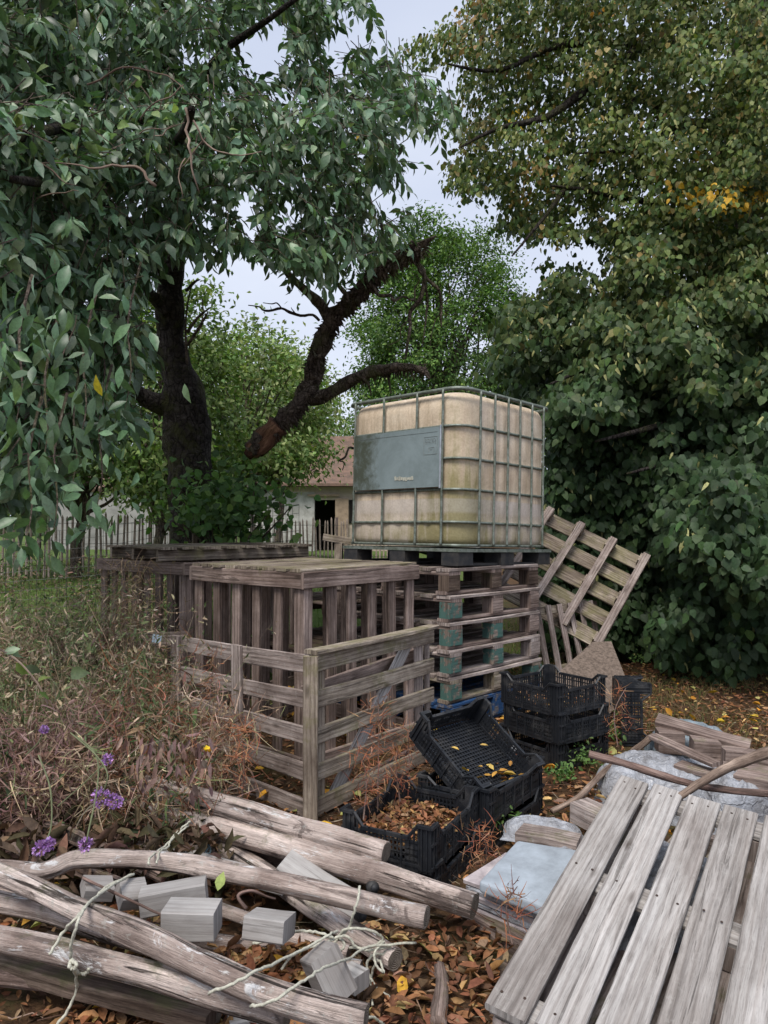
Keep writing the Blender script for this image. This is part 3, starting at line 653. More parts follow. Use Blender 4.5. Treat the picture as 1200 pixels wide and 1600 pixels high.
# ================================================================== dead broken limb
DL = W(420, 860, 8.2); DL.z = .3
dead = empty('dead_limb', DL, label='broken dead limb with shaggy bark leaning behind the tank', cat='dead tree')
m = MB()
pp = add_rel(m, [W(392, 706, 8.3), W(430, 668, 8.25), W(462, 640, 8.2), W(483, 605, 8.2), W(496, 555, 8.1), W(520, 500, 8.0), W(556, 462, 7.9), W(585, 430, 7.8), W(618, 406, 7.7), W(655, 385, 7.6), W(682, 368, 7.5)],
        [.10, .11, .10, .105, .088, .085, .08, .075, .06, .035, .008], 6, 16, .75, 8, DL)
m.build('main_stem', M['dead_bark'], dead, True)
m = MB(); add_rel(m, [W(386, 712, 8.31), W(405, 696, 8.27), W(436, 664, 8.2)], [.05, .115, .12], 3, 12, .7, 14, DL); m.build('torn_end', wood('torn_orange_wood', (.34, .20, .12), (.20, .105, .07), (.10, .055, .04), crack=.8, bump=.02), dead, True)
m = MB()
add_rel(m, [W(488, 625, 8.2), W(520, 612, 8.0), W(560, 588, 7.8), (W(600, 577, 7.6)), W(635, 573, 7.5), W(662, 580, 7.4), W(672, 592, 7.4)], [.07, .065, .06, .055, .045, .035, .015], 5, 12, .5, 9, DL)
add_rel(m, [W(517, 505, 8), W(503, 480, 8), W(482, 458, 7.9), W(452, 430, 7.8), W(434, 405, 7.7), W(420, 380, 7.6)], [.07, .06, .05, .035, .025, .02], 4, 10, .3, 9, DL)
m.build('side_branch', M['dead_bark'], dead, True)
m = MB()
TW = [([(498, 500), (470, 493), (440, 482), (410, 484), (388, 477)], .018), ([(440, 482), (425, 475), (412, 473)], .008), ([(462, 490), (455, 480)], .006), ([(575, 440), (592, 462), (615, 470), (640, 468), (662, 474)], .02), ([(648, 392), (662, 425), (655, 470), (640, 500), (636, 540), (630, 560)], .03),
      ([(652, 398), (672, 440), (690, 478), (690, 512)], .022), ([(662, 425), (668, 470), (660, 540)], .018), ([(606, 405), (598, 370), (590, 335)], .028), ([(540, 470), (528, 445), (516, 436)], .03), ([(510, 480), (518, 450), (530, 432)], .01), ([(590, 578), (608, 596), (612, 615)], .018), ([(640, 468), (648, 450), (650, 430)], .01),
      ([(560, 690), (545, 700), (530, 720), (535, 735)], .014), ([(556, 585), (575, 600), (580, 618)], .02), ([(640, 575), (648, 595)], .012), ([(500, 555), (490, 548)], .02), ([(640, 500), (625, 530), (605, 545)], .008), ([(690, 478), (680, 500), (672, 545)], .008)]
for pth, rr in TW:
    m = MB(); P_ = [W(a, b, 7.7 + U(-.1, .1)) for a, b in pth]; q_ = []
    for i in range(len(P_) - 1): q_ += [P_[i], P_[i].lerp(P_[i + 1], .5) + V(U(-1, 1), U(-1, 1), U(-1, 1)) * .05]
    q_.append(P_[-1]); add_rel(m, q_, [rr, rr * .8, rr * .3], 3, 7, .5, 12, DL); m.build('dead_twig', M['dead_bark'], dead, True)
m = MB()
for i in range(1100):   # shaggy bark flakes and tufts along the stem
    q = pp[random.randrange(4, len(pp) - 6)]; t = (U(-1, 1), U(-.9, .3), U(-1.1, .5)); v = Vector(t).normalized()
    m.tube([q + v * .055, q + v * (.10 + U(0, .06)) + V(0, 0, -.03)], [U(.012, .028), .003], 4)
for i in range(160):
    a = U(0, 1); q = (W(500 + 165 * a, 618 - 46 * math.sin(min(1, a * 1.2) * 1.57), 8.1 - .65 * a) - DL); v = Vector((U(-.5, .5), U(-1, .2), U(-1.2, .2))).normalized()
    m.tube([q + v * .04, q + v * .11 + V(0, 0, -.03)], [.012, .002], 4)
m.build('bark_flakes', M['dead_bark'], dead)

# ================================================================== lime tree (right)
LB = V(5.2, 10.5, 0)
lime = empty('lime_tree', LB, label='huge lime tree with yellowing upper leaves and skirt of dark green foliage tinted for shade reaching the ground', cat='tree')
m = MB()
m.tube(smooth_path([V(0, 0, -.2), V(.05, 0, 2), V(-.1, .1, 5), V(.1, 0, 9), V(0, .2, 13)], 3), lerp_list([.5, .4, .34, .25, .12], 13), 14, rough=.25); m.build('trunk', M['bark'], lime, True)
m = MB()
for pth in ([(1100, 60, 10), (1000, 70, 9.5), (880, 70, 9), (780, 110, 8.6), (700, 100, 8.3)], [(1150, 250, 10), (1010, 155, 9.5), (960, 200, 9), (880, 300, 8.5), (850, 340, 8.2), (800, 400, 8)], [(1050, 40, 9.8), (940, 120, 9), (860, 180, 8.5), (780, 200, 8.2), (720, 230, 8)],
            [(1200, 420, 10), (1050, 330, 9.2), (930, 300, 8.5), (860, 290, 8.2)], [(1220, 560, 10), (1100, 520, 9), (960, 560, 8), (860, 600, 7.4)], [(1230, 760, 9.6), (1100, 720, 8), (980, 740, 7)], [(1200, 620, 9.6), (1050, 660, 8), (930, 690, 7.1)],
            [(1180, 180, 10), (1060, 200, 9), (1010, 230, 8.6), (900, 240, 8.3)]):
    add_rel(m, [W(*q) for q in pth], [.09, .06, .04, .025, .01], 4, 8, .2, 5, LB)
m.build('limb', M['bark'], lime, True)
LMP = [(745, -60), (735, 30), (700, 45), (640, 70), (650, 105), (700, 90), (735, 110), (715, 140), (725, 175), (708, 215), (722, 245), (702, 262), (708, 290), (740, 318), (765, 335), (790, 360), (842, 372), (880, 380), (845, 410), (862, 440), (832, 470), (800, 478), (765, 500), (775, 530), (770, 570), (800, 610), (862, 650), (868, 740), (850, 800), (845, 1000), (960, 1012), (1035, 1035), (1075, 1050), (1130, 1070), (1260, 1110), (1300, -60)]
def lime_crown():
    def region(poly, n, depth):
        px = RNG.uniform(630, 1290, n * 4); py = RNG.uniform(-60, 1110, n * 4); ok = inpoly(px, py, poly); px = px[ok][:n]; py = py[ok][:n]
        return px, py
    px, py = region(LMP, 7600, 0); n = len(px)
    for hx, hy, hr in [(1085, 180, 16), (1000, 300, 18), (960, 330, 16), (1180, 330, 12), (1120, 90, 12), (930, 430, 16), (800, 230, 14), (870, 130, 10), (915, 395, 30), (905, 345, 20), (1020, 60, 12), (770, 320, 26), (830, 285, 16), (1010, 120, 12), (870, 395, 24), (860, 240, 12), (1090, 130, 12), (940, 262, 14), (1050, 235, 12), (1150, 260, 10), (735, 200, 10)]:
        kp = (px - hx) ** 2 + (py - hy) ** 2 > hr ** 2 * (RNG.uniform(.5, 1.4, len(px))); px = px[kp]; py = py[kp]
    n = len(px)
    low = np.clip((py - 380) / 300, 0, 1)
    front = np.interp(py, [-60, 300, 600, 850, 1100], [8.2, 8.2, 7.6, 7.2, 6.3]) - np.clip((px - 950) / 250, -.3, 1.2) * .35
    lump = np.array([mnoise.noise(Vector((a / 75, b / 62, 3.3))) for a, b in zip(px, py)])
    Y = front + lump * (.9 + 1.2 * low) + RNG.gamma(1.4, .7, n) * (1.2 - .2 * low)
    Y = np.where((px < 1040) & (py > 640), np.maximum(Y, 7.9 + RNG.uniform(0, .5, n)), Y)
    cen = Wn(px, py, Y); ok = cen[:, 2] > .12; cen = cen[ok]; px = px[ok]; py = py[ok]; low = low[ok]; lump = lump[ok]; n = len(px)
    per = 15; idx = np.repeat(np.arange(n), per); N = n * per
    axis_c = np.array(LB) + np.array([.5, .8, 0]); out = cen - axis_c; out[:, 2] = 0; out = nrm(out)
    d = nrm(out + RNG.normal(size=(n, 3)) * .5 + np.array([0, 0, -.35])); sd = nrm(np.cross(d, [0, 0, 1]))
    t = np.tile(np.linspace(-.5, .5, per), n)[:, None]; sg = np.tile(np.where(np.arange(per) % 2 == 0, 1, -1), n)[:, None]
    L = RNG.uniform(.25, .42, n)[idx][:, None]
    pos = cen[idx] + d[idx] * t * L + sd[idx] * sg * .05 + RNG.normal(size=(N, 3)) * .04
    ax = d[idx] * .35 + sd[idx] * sg * RNG.uniform(.1, .8, (N, 1)) + np.array([0, 0, -.8]) + RNG.normal(size=(N, 3)) * .25
    no = out[idx] * .75 + np.array([0, 0, .55]) + RNG.normal(size=(N, 3)) * (.62 - .3 * np.clip((py - 500) / 200, 0, 1)[idx][:, None])
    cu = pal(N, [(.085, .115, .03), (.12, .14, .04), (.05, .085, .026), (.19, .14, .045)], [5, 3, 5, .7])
    cl = pal(N, [(.033, .062, .026), (.044, .078, .030), (.025, .047, .021)], [5, 3, 3], .14)  # lower leaves darker green: shade under the tree put into their colour
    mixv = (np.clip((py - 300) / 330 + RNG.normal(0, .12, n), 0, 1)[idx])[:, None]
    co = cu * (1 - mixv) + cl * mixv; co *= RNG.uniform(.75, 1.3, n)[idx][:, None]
    for hx, hy, rx, ry, cc_ in [(1135, 305, 90, 20, (.50, .30, .03)), (810, 183, 17, 13, (.62, .42, .03)), (955, 14, 14, 10, (.50, .24, .03)), (1092, 240, 16, 12, (.46, .28, .05)), (925, 100, 26, 20, (.30, .24, .10)), (730, 20, 30, 60, (.22, .14, .05)), (1065, 155, 12, 16, (.30, .25, .10)), (838, 270, 26, 22, (.22, .15, .05)), (745, 200, 26, 40, (.16, .13, .05)), (826, 302, 18, 14, (.3, .19, .05))]:
        hit = (((px - hx) / rx) ** 2 + ((py - hy) / ry) ** 2 < 1)[idx] & (RNG.uniform(size=N) < .36)
        co[hit] = np.array(cc_) * RNG.uniform(.7, 1.2, (hit.sum(), 1))
    br = (RNG.uniform(size=N) < .13 * (1 - .75 * mixv[:, 0])); co[br] = np.array([.30, .30, .13]) * RNG.uniform(.6, 1.2, (br.sum(), 1))
    ln = RNG.uniform(.045, .08, N) * (1 + .45 * mixv[:, 0]); wd = ln * RNG.uniform(.6, 1.0, N); wd[br] = ln[br] * .3
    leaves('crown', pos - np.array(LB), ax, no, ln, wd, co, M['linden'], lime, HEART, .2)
    # deeper layer closes the skirt of the tree
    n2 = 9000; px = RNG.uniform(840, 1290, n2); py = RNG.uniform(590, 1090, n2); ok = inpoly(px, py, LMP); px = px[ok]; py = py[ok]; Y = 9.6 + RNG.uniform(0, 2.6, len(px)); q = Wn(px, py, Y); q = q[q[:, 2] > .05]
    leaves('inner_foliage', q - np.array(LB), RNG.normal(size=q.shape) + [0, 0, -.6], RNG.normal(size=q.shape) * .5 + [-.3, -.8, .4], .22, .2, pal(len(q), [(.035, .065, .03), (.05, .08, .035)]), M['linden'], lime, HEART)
lime_crown()

# ================================================================== pallets
PITCH = .193
def nails(m, pts, nv, mi=1):
    for p in pts: m.tube([Vector(p), Vector(p) + Vector(nv) * .0015], .0045, 6, mi=mi)
def pallet(root, LX, LY, mats, nd=7, bt=.022, blk=.10, dw=None, open_deck=True, paint_idx=(), bottoms=3, wbl=.14, deck_mat=None):
    """deck boards run along local x; bottom at z=0"""
    woodm = mats[0]; dk = deck_mat or woodm
    ys = [wbl / 2, LY / 2, LY - wbl / 2]; xs = [wbl / 2, LX / 2, LX - wbl / 2]
    for y in ys:
        m = MB(); m.board((0, y, bt / 2), (LX, y, bt / 2), .10, bt, bend=.005); m.build('bottom_board', woodm, root)
    for iy, y in enumerate(ys):
        for ix, x in enumerate(xs):
            m = MB(); w_ = wbl - .01 + U(-.01, .01)
            m.board((x - w_ / 2, y + (wbl - .10) * (1 if iy == 0 else -1 if iy == 2 else 0) * -.5, bt + blk / 2), (x + w_ / 2, y + (wbl - .10) * (1 if iy == 0 else -1 if iy == 2 else 0) * -.5, bt + blk / 2), .10, blk - .001, (0, 0, 1), 0, .003, 0, 2, 0, sidemi=((0, 1, 2, 3, 4, 5, 6, 7), 0))
            mt = mats[1] if (len(mats) > 1 and (ix, iy) in paint_idx) else woodm
            m.build('block', mt, root)
    for x in xs:
        m = MB(); m.board((x, 0, bt * 1.5 + blk), (x, LY, bt * 1.5 + blk), .13, bt, bend=.004); m.build('stringer', woodm, root)
    m = MB(); dw = dw or LY / nd * .8
    for i in range(nd):
        y = dw / 2 + (LY - dw) * i / (nd - 1); z = bt * 2.5 + blk
        m.board((U(-.008, .004), y + U(-.006, .006), z), (LX + U(-.004, .008), y + U(-.006, .006), z), dw * U(.93, 1.05), bt, bend=.006)
        nails(m, [(x + U(-.02, .02), y + s * dw * .25, z + bt / 2) for x in xs for s in (-1, 1)], (0, 0, 1))
    m.build('deck', [dk, M['nail']], root)

SP = V(W(701, 900, 5.2).x, 5.2, 0); SA = R(45.5)
stack_desc = ['blue painted pallet at the very bottom of the stack under the tank', 'pallet with teal corner block second from the bottom of the stack', 'grey pallet third from the bottom of the tall stack', 'grey pallet with teal middle block in the middle of the stack', 'weathered pallet second from the top of the stack', 'topmost wooden pallet directly beneath the plastic tank base']
for i in range(6):
    r = empty('pallet', (SP.x + U(-.012, .012) - (.0 if i > 1 else -.015), SP.y + U(-.015, .015), i * PITCH + .035), (0, R(.5 * i / 5), SA + R(U(-1.2, 1.2))), stack_desc[i], 'pallet', 'pallets stacked under the tank')
    mats = ([M['blue_wood'], M['blue_wood']], [M['moss_wood'], M['teal_wood']], [M['grey_wood'], M['teal_wood']], [M['brown_wood'], M['teal_wood']], [M['brown_wood'], M['teal_wood']], [M['brown_wood'], M['dark_wood']])[i]
    pi_ = [(), ((0, 0), (2, 0)), ((0, 0), (1, 0)), ((0, 0), (1, 0)), ((0, 0),), ((0, 0), (1, 0), (2, 0))][i]
    pallet(r, 1.16, 1.25, mats, 8, .025, .115, paint_idx=pi_, deck_mat=M['grey_wood'] if i else M['blue_wood'])

# ================================================================== the tank
def tank():
    TL = V(W(717, 850, 5.28).x, 5.28, 6 * PITCH + .045); A = R(45.8)
    root = empty('water_tank', TL, (0, R(1.6), A), 'large dirty cream plastic tank in a galvanised tube cage on top of the pallet stack', 'tank')
    S = 1.21; ZB = .125; Hh = 1.17   # cage height
    # plastic pallet base
    M['stain'] = None
    base = MB(); base.box((S / 2, S / 2, ZB - .012), (S + .02, S + .02, .024)); sheet = base.build('base_sheet', M['galv'], root)
    for ix, x in enumerate((.08, S / 2, S - .08)):
        for iy, y in enumerate((.08, S / 2, S - .08)):
            m = MB(); m.board((x - .085, y, .05), (x + .085, y, .05), .16, .10, (0, 0, 1), 0, .004, 0, 2, 0); m.build('foot', M['blackblock'], root)
    for y in (.08, S / 2, S - .08): 
        m = MB(); m.box((S / 2, y, .010), (S - .36, .10, .018)); m.build('skid', M['blackblock'], root)
    # bottle: rounded box lofted
    def ring(hw, r, z, bul, n=9):
        out = []; c = S / 2
        for q, (sx, sy) in enumerate(((1, 1), (-1, 1), (-1, -1), (1, -1))):
            for k_ in range(n):
                a = q * math.pi / 2 + (math.pi / 2) * k_ / (n - 1)
                out.append(V(c + sx * (hw - r) + math.cos(a) * r, c + sy * (hw - r) + math.sin(a) * r, z))
            # flat face subdivisions
            a = (q + 1) * math.pi / 2; sx2, sy2 = ((-1, 1), (-1, -1), (1, -1), (1, 1))[q]
            p0 = out[-1]; p1 = V(c + sx2 * (hw - r) + math.cos(a) * r, c + sy2 * (hw - r) + math.sin(a) * r, z)
            nf = 18; nv = V(math.cos(a), math.sin(a), 0)
            for k_ in range(1, nf):
                t = k_ / nf; out.append(p0.lerp(p1, t) + nv * bul * abs(math.sin(t * math.pi * 6)) ** .6)
        return out
    m = MB(); levels = []
    for z in np.linspace(0, 1, 44):
        zz = ZB + .012 + z * (Hh - .018); e = .02
        sh = 0
        if z < .05: sh = .05 * (1 - math.sqrt(max(0, 1 - ((.05 - z) / .05) ** 2)))
        if z > .9: sh = .075 * (1 - math.sqrt(max(0, 1 - ((z - .9) / .1) ** 2)))
        bul = .011 * (abs(math.sin(z * math.pi * 5.2)) ** .5) - (.004 if .60 < z < .62 else 0)
        levels.append(ring(S / 2 - .012 - sh, .15 - sh * .3, zz, bul if z < .93 else .002))
    n = len(levels[0])
    for L in levels: m.v.extend(L)
    for i in range(len(levels) - 1):
        for j in range(n):
            a = i * n + j; b = i * n + (j + 1) % n; m.quad((a, b, b + n, a + n), ((j / n, i / 44), ((j + 1) / n, i / 44), ((j + 1) / n, (i + 1) / 44), (j / n, (i + 1) / 44)))
    m.quad(tuple((len(levels) - 1) * n + j for j in range(n)), tuple((0, 0) for _ in range(n)))
    k = NT('dirty_cream_tank_plastic'); ob = k.n('ShaderNodeTexCoord').outputs['Object']
    sx = k.n('ShaderNodeSeparateXYZ'); k.l(ob, sx.inputs[0])
    n1 = k.noise(ob, 2.6, 7, .5, .65); st = k.noise(k.map(ob, (17, 17, 1.3)), 1, 6, .6, .7); fine = k.noise(ob, 70, 5)
    c = k.ramp(n1, [(.3, (.58, .46, .34)), (.55, (.73, .61, .47)), (.75, (.80, .71, .58))])
    c = k.mix(.5, c, k.ramp(st, [(.36, (.50, .45, .36)), (.56, (1.06, 1.05, 1.03))]), 'MULTIPLY')
    liq = k.math('GREATER_THAN', k.math('ADD', k.math('MULTIPLY', n1, .01), .49), sx.outputs[2])
    c = k.mix(k.math('MULTIPLY', liq, .55), c, (.56, .50, .46))
    # algae: strong at the near corner and the lower part
    low = k.n('ShaderNodeMapRange'); low.inputs[1].default_value = .95; low.inputs[2].default_value = .15; k.l(sx.outputs[2], low.inputs[0])
    cx = k.math('ADD', sx.outputs[0], sx.outputs[1]); cn = k.n('ShaderNodeMapRange'); cn.inputs[1].default_value = .55; cn.inputs[2].default_value = .12; k.l(cx, cn.inputs[0])
    al = k.math('MULTIPLY', st, k.math('ADD', k.math('MULTIPLY', low.outputs[0], .55), k.math('MULTIPLY', cn.outputs[0], .45)))
    al2 = k.math('ADD', al, k.math('MULTIPLY', k.noise(ob, 6, 6, .3, .7), .32))
    c = k.mix(k.ramp(al2, [(.34, 0.0), (.54, .8)]), c, (.19, .17, .045))
    band = k.math('MULTIPLY', k.ramp(sx.outputs[2], [(.38, 0.0), (.40, 1.0), (.485, 1.0), (.495, 0.0)]), .25)
    c = k.mix(band, c, (.62, .59, .58))
    c = k.mix(.5, c, k.ramp(fine, [(.35, (.72, .70, .66)), (.6, (1.04, 1.04, 1.04))]), 'MULTIPLY')
    k.bs.inputs['Subsurface Weight'].default_value = .0
    k.bump(k.noise(ob, 18, 4), .004, .6)
    m.build('bottle', k.fin(c, .48, .4), root, True)
    m = MB(); m.tube([V(S * .5, S * .5, ZB + Hh - .06), V(S * .5, S * .5, ZB + Hh - .01)], .09, 20); m.build('cap', M['blackblock'], root)
    # cage rails
    def ringpath(z, off=.012, r=.15):
        c = S / 2; hw = S / 2 + off - .012; out = []
        for q, (sx_, sy_) in enumerate(((1, 1), (-1, 1), (-1, -1), (1, -1))):
            for k_ in range(7):
                a = q * math.pi / 2 + math.pi / 2 * k_ / 6; out.append(V(c + sx_ * (hw - r) + math.cos(a) * r, c + sy_ * (hw - r) + math.sin(a) * r, z))
        return out + [out[0]]
    for f in (0.02, .165, .37, .565, .77): 
        m = MB(); pts = ringpath(ZB + f * Hh, .012)
        m.tube(pts, .0105, 8, cap=False); m.build('horizontal_rail', M['galv'], root, True)
    m = MB(); m.tube(ringpath(ZB + 1.0 * Hh, .02, .13), .0155, 8, cap=False); m.build('top_rail', M['galv'], root, True)
    # vertical bars on four faces. local: right visible face y=0 (x runs), left visible face x=0 (y runs)
    fr = [.17, .32, .465, .60, .74, .88]; fl = [.13, .34, .63, .90]
    def vb(x, y, nx, ny):
        m = MB(); o = V(nx, ny, 0); pts = []
        lv = [0.02, .165, .37, .565, .77, 1.0]
        for a in range(len(lv) - 1):
            for t in (0, .12, .5, .88): pts.append((lv[a] + (lv[a + 1] - lv[a]) * t, .004 if t in (0,) else .0 if t == .5 else .002))
        pts.append((1.0, .002))
        m.tube([V(x, y, ZB + z * Hh) + o * (.004 + dd) for z, dd in pts], .0095, 8, flat=1.0); m.build('vertical_bar', M['galv'], root, True)
    for f in fr: vb(f * S, -.014, 0, -1); vb(f * S, S + .014, 0, 1)
    for f in fl: vb(-.014, f * S, -1, 0)
    for f in fr: vb(S + .014, f * S, 1, 0)
    # marking plate on the left face
    k = NT('weathered_marking_plate'); ob = k.n('ShaderNodeTexCoord').outputs['Object']
    nn = k.noise(ob, 3.5, 8, .4, .75); ns = k.noise(ob, 60, 5, .2, .8)
    sx = k.n('ShaderNodeSeparateXYZ'); k.l(ob, sx.inputs[0])
    c = k.ramp(nn, [(.3, (.17, .215, .22)), (.6, (.25, .31, .325))])
    c = k.mix(k.ramp(ns, [(.58, 0.0), (.7, .4)]), c, (.32, .35, .34))
    gm = k.n('ShaderNodeMapRange'); gm.inputs[1].default_value = .5; gm.inputs[2].default_value = 1.1; k.l(sx.outputs[1], gm.inputs[0])
    gr = k.math('ADD', k.math('MULTIPLY', gm.outputs[0], .35), k.math('MULTIPLY', k.noise(ob, 5, 8, .3, .75), .6))
    c = k.mix(k.ramp(gr, [(.48, 0.0), (.62, .85)]), c, (.045, .05, .022))
    k.bs.inputs['Metallic'].default_value = .1
    pm = k.fin(c, .6, .4)
    y0, y1 = .165, S - .13; z0, z1 = ZB + .385 * Hh, ZB + .765 * Hh
    m = MB(); m.box((-.030, (y0 + y1) / 2, (z0 + z1) / 2), (.004, y1 - y0, z1 - z0)); pl = m.build('marking_plate', pm, root)
    m = MB()
    def ln_(ya, za, yb, zb, t=.0022):
        m.box((-.0335, (ya + yb) / 2, (za + zb) / 2), (.0016, max(abs(yb - ya), t), max(abs(zb - za), t)))
    # faint printed lines, small box of worn characters top right (towards the near corner)
    ln_(y0 + .03, z1 - .035, y1 - .05, z1 - .035, .0015)
    bx0, bx1 = y0 + .03, y0 + .16
    for za in (z1 - .07, z1 - .20): ln_(bx0, za, bx1, za)
    for ya in (bx0, bx1): ln_(ya, z1 - .20, ya, z1 - .07)
    for r_ in range(2):
        yy_ = bx1 - .012
        while yy_ > bx0 + .012:
            ln_(yy_, z1 - .085 - r_ * .022, yy_, z1 - .098 - r_ * .022, .002)
            if random.random() < .6: ln_(yy_ - .007, z1 - .085 - r_ * .022, yy_, z1 - .085 - r_ * .022)
            if random.random() < .4: ln_(yy_ - .007, z1 - .098 - r_ * .022, yy_, z1 - .098 - r_ * .022)
            yy_ -= .014
    ln_(bx0 + .03, z1 - .15, bx1 - .05, z1 - .15, .002); ln_(bx0 + .045, z1 - .165, bx1 - .06, z1 - .165, .002); ln_(bx0 + .03, z1 - .185, bx0 + .03, z1 - .15); ln_(bx1 - .05, z1 - .185, bx1 - .05, z1 - .15)
    m.build('faded_print', plain('faded_print', (.26, .29, .28), .8), pl)
    m = MB()
    for i in range(9): m.box((-.0342, y0 + .27 + i * .022, z0 + .075 + U(-.006, .006)), (.002, .018, U(.018, .034)), rot=Matrix.Rotation(R(U(-20, 20)), 3, 'X'))
    m.build('torn_sticker', M['paperwhite'], pl)
    # strap at the plate edge
    m = MB(); m.tube([V(-.036, y0 - .004, z0 - .01), V(-.036, y0 - .004, z1 + .01)], .008, 6); m.build('plate_edge', plain('bright_galvanised_edge', (.42, .46, .50), .4, .5, .4), root)
tank()

# ================================================================== slatted boxes
def slat_box(name, near, rd, ld, LX, LY, Ht, mat, label, n_x, n_y, cat='crate', topmat=None, rim=.10, bent=.012, lid=True, sw=.075):
    A = math.atan2(rd[1], rd[0]); root = empty(name, (near[0], near[1], 0), (0, 0, A), label, cat)
    # local x right, y left-back
    for (a, b) in (((0, 0), (LX, 0)), ((0, LY), (LX, LY)), ((0, 0), (0, LY)), ((LX, 0), (LX, LY))):
        m = MB(); ax = (1, 0) if b[0] != a[0] else (0, 1); off = .012 * (-1 if (a[1] == 0 and ax[0]) or (a[0] == 0 and ax[1]) else 1)
        o = V(0, off, 0) if ax[0] else V(off, 0, 0); ext = V(.024, 0, 0) if ax[0] else V(0, -.002, 0)
        m.board(V(a[0], a[1], Ht - rim / 2) + o - ext, V(b[0], b[1], Ht - rim / 2) + o + ext, .026, rim, (0, 0, 1)); m.build('top_rim', mat, root)
        m = MB(); m.board(V(a[0], a[1], .06) + o - ext, V(b[0], b[1], .06) + o + ext, .026, .10, (0, 0, 1)); m.build('bottom_rim', mat, root)
        nn = n_x if ax[0] else n_y; LL = LX if ax[0] else LY; m = MB()
        for i in range(nn):
            u = .045 + (LL - .09) * i / (nn - 1); inn = o * -1.1
            p = V(a[0] + ax[0] * u, a[1] + ax[1] * u, .01) + inn; q = p + V(ax[0] * U(-bent, bent), ax[1] * U(-bent, bent), Ht - .03)
            m.board(p, q, .024, sw * U(.92, 1.1), (ax[0], ax[1], 0), bend=.006)
        m.build('slat_side', mat, root)
    if lid:
        m = MB(); nd = 9
        for i in range(nd):
            y = .05 + (LY - .1) * i / (nd - 1)
            m.board((-.03 + U(-.01, .01), y, Ht + .010), (LX + .02 + U(-.01, .02), y, Ht + .010), LY / nd * .80, .020, bend=.005)
        m.build('lid', topmat or mat, root)
    return root
nb = W(475, 893, 4.42)
slat_box('slatted_box', nb, (.655, .755), None, 1.06, 1.12, 1.215, M['brown_wood'], 'tall slatted wooden box with boarded lid just behind the low rail enclosure', 6, 6, topmat=M['moss_wood'])
nb2 = V(-1.58, 5.86, 0)
slat_box('slatted_box', nb2, (.62, .78), None, 1.44, 1.24, 1.20, M['brown_wood'], 'rear slatted wooden box at the left with a loose pallet on its lid', 8, 8, topmat=M['moss_wood'], lid=False, sw=.07)
# loose pallet on the rear box
r = empty('pallet', (-1.82, 5.95, 1.205), (0, 0, math.atan2(.74, -.67) + math.pi), 'mossy pallet lying flat on the rear slatted box', 'pallet')
r.rotation_euler = (0, 0, math.atan2(.67, .74))
def flat_pallet(root, LX, LY, mat, dmat, nd=8):
    for y in (.05, LY / 2, LY - .05):
        pass
    for x, in ((0,),): pass
    for y in (.03, LY / 2, LY - .03):
        m = MB(); m.board((.0, y, .045), (LX, y, .045), .045, .09, bend=.006); m.build('stringer', mat, root)
    m = MB()
    for i in range(nd):
        x = .06 + (LX - .12) * i / (nd - 1)
        m.board((x, -.05 + U(-.02, .02), .102), (x, LY + .03, .102), LX / nd * U(.72, .84), .022, bend=.006, rough=.004)
        nails(m, [(x + U(-.02, .02), y, .113) for y in (.03, LY / 2, LY - .03)], (0, 0, 1))
    m.build('deck', [dmat, M['nail']], root)
flat_pallet(r, 1.5, 1.0, M['moss_wood'], M['moss_wood'])
r = empty('pallet', (-.55, 6.85, .98), (0, 0, R(40)), 'dark pallet lying between the rear box and the tank stack', 'pallet')
flat_pallet(r, 1.2, .8, M['dark_wood'], M['moss_wood'], 7)
r = empty('pallet', (-.55, 6.9, .66), (0, 0, R(42)), 'dark pallet lower in the gap behind the front slatted box', 'pallet'); flat_pallet(r, 1.2, .9, M['dark_wood'], M['brown_wood'], 7)
r = empty('pallet', (-.75, 6.45, .3), (0, 0, R(47)), 'lowest dark pallet in the gap behind the front slatted box', 'pallet'); flat_pallet(r, 1.2, .9, M['dark_wood'], M['dark_wood'], 7)
# offcut propped by the tank base
r = empty('wooden_trestle', tuple(W(505, 862, 6.5)), (0, 0, R(-8)), 'small mossy board on a stub post left of the tank base', 'board')
m = MB(); m.board((0, 0, .13), (.26, .05, .09), .09, .06); m.build('board', M['moss_wood'], r)
m = MB(); m.board((.12, .02, -.35), (.14, .02, .08), .07, .07, (1, 0, 0)); m.build('stub_post', M['moss_wood'], r)

# low rail enclosure in front (corner post at px 482)
fc = G(486, 1284); L1 = W(277, 1000, 4.72); R1 = W(676, 990, 4.72)
enc = empty('rail_enclosure', (fc.x, fc.y, 0), label='low grey slatted enclosure of five rails with a corner post nearest the camera', cat='enclosure')
def panel(dirv, Lw, Ht, posts, matr, matp, side, drop=0.0, names='rail'):
    d = V(dirv[0], dirv[1], 0).normalized(); nv = V(d.y, -d.x, 0) * side
    for i in range(5):
        z = Ht - .045 - i * (Ht - .10) / 4.0
        m = MB(); m.board(d * .01 + V(0, 0, z + U(-.004, .004)) + nv * .0, d * Lw + V(0, 0, z - drop + U(-.006, .006)), .022, .088 * U(.95, 1.06), (0, 0, 1), bend=.006); m.build(names, matr, enc)
    for u in posts:
        m = MB(); m.board(d * u + nv * .024 + V(0, 0, .0 - drop * u / Lw), d * (u + U(-.005, .005)) + nv * .024 + V(0, 0, Ht + .005 - drop * u / Lw), .024, .09, d, bend=.004); m.build('post', matp, enc)
dl = V(L1.x - fc.x, L1.y - fc.y, 0); dr = V(R1.x - fc.x, R1.y - fc.y, 0)
panel(dl, dl.length, .835, (dl.length * .47, dl.length - .02), M['grey_wood'], M['grey_wood'], -1, .045)
panel(dr, dr.length, .835, (), M['moss_wood'], M['moss_wood'], 1, 0)
dln = dl.normalized(); drn = dr.normalized()
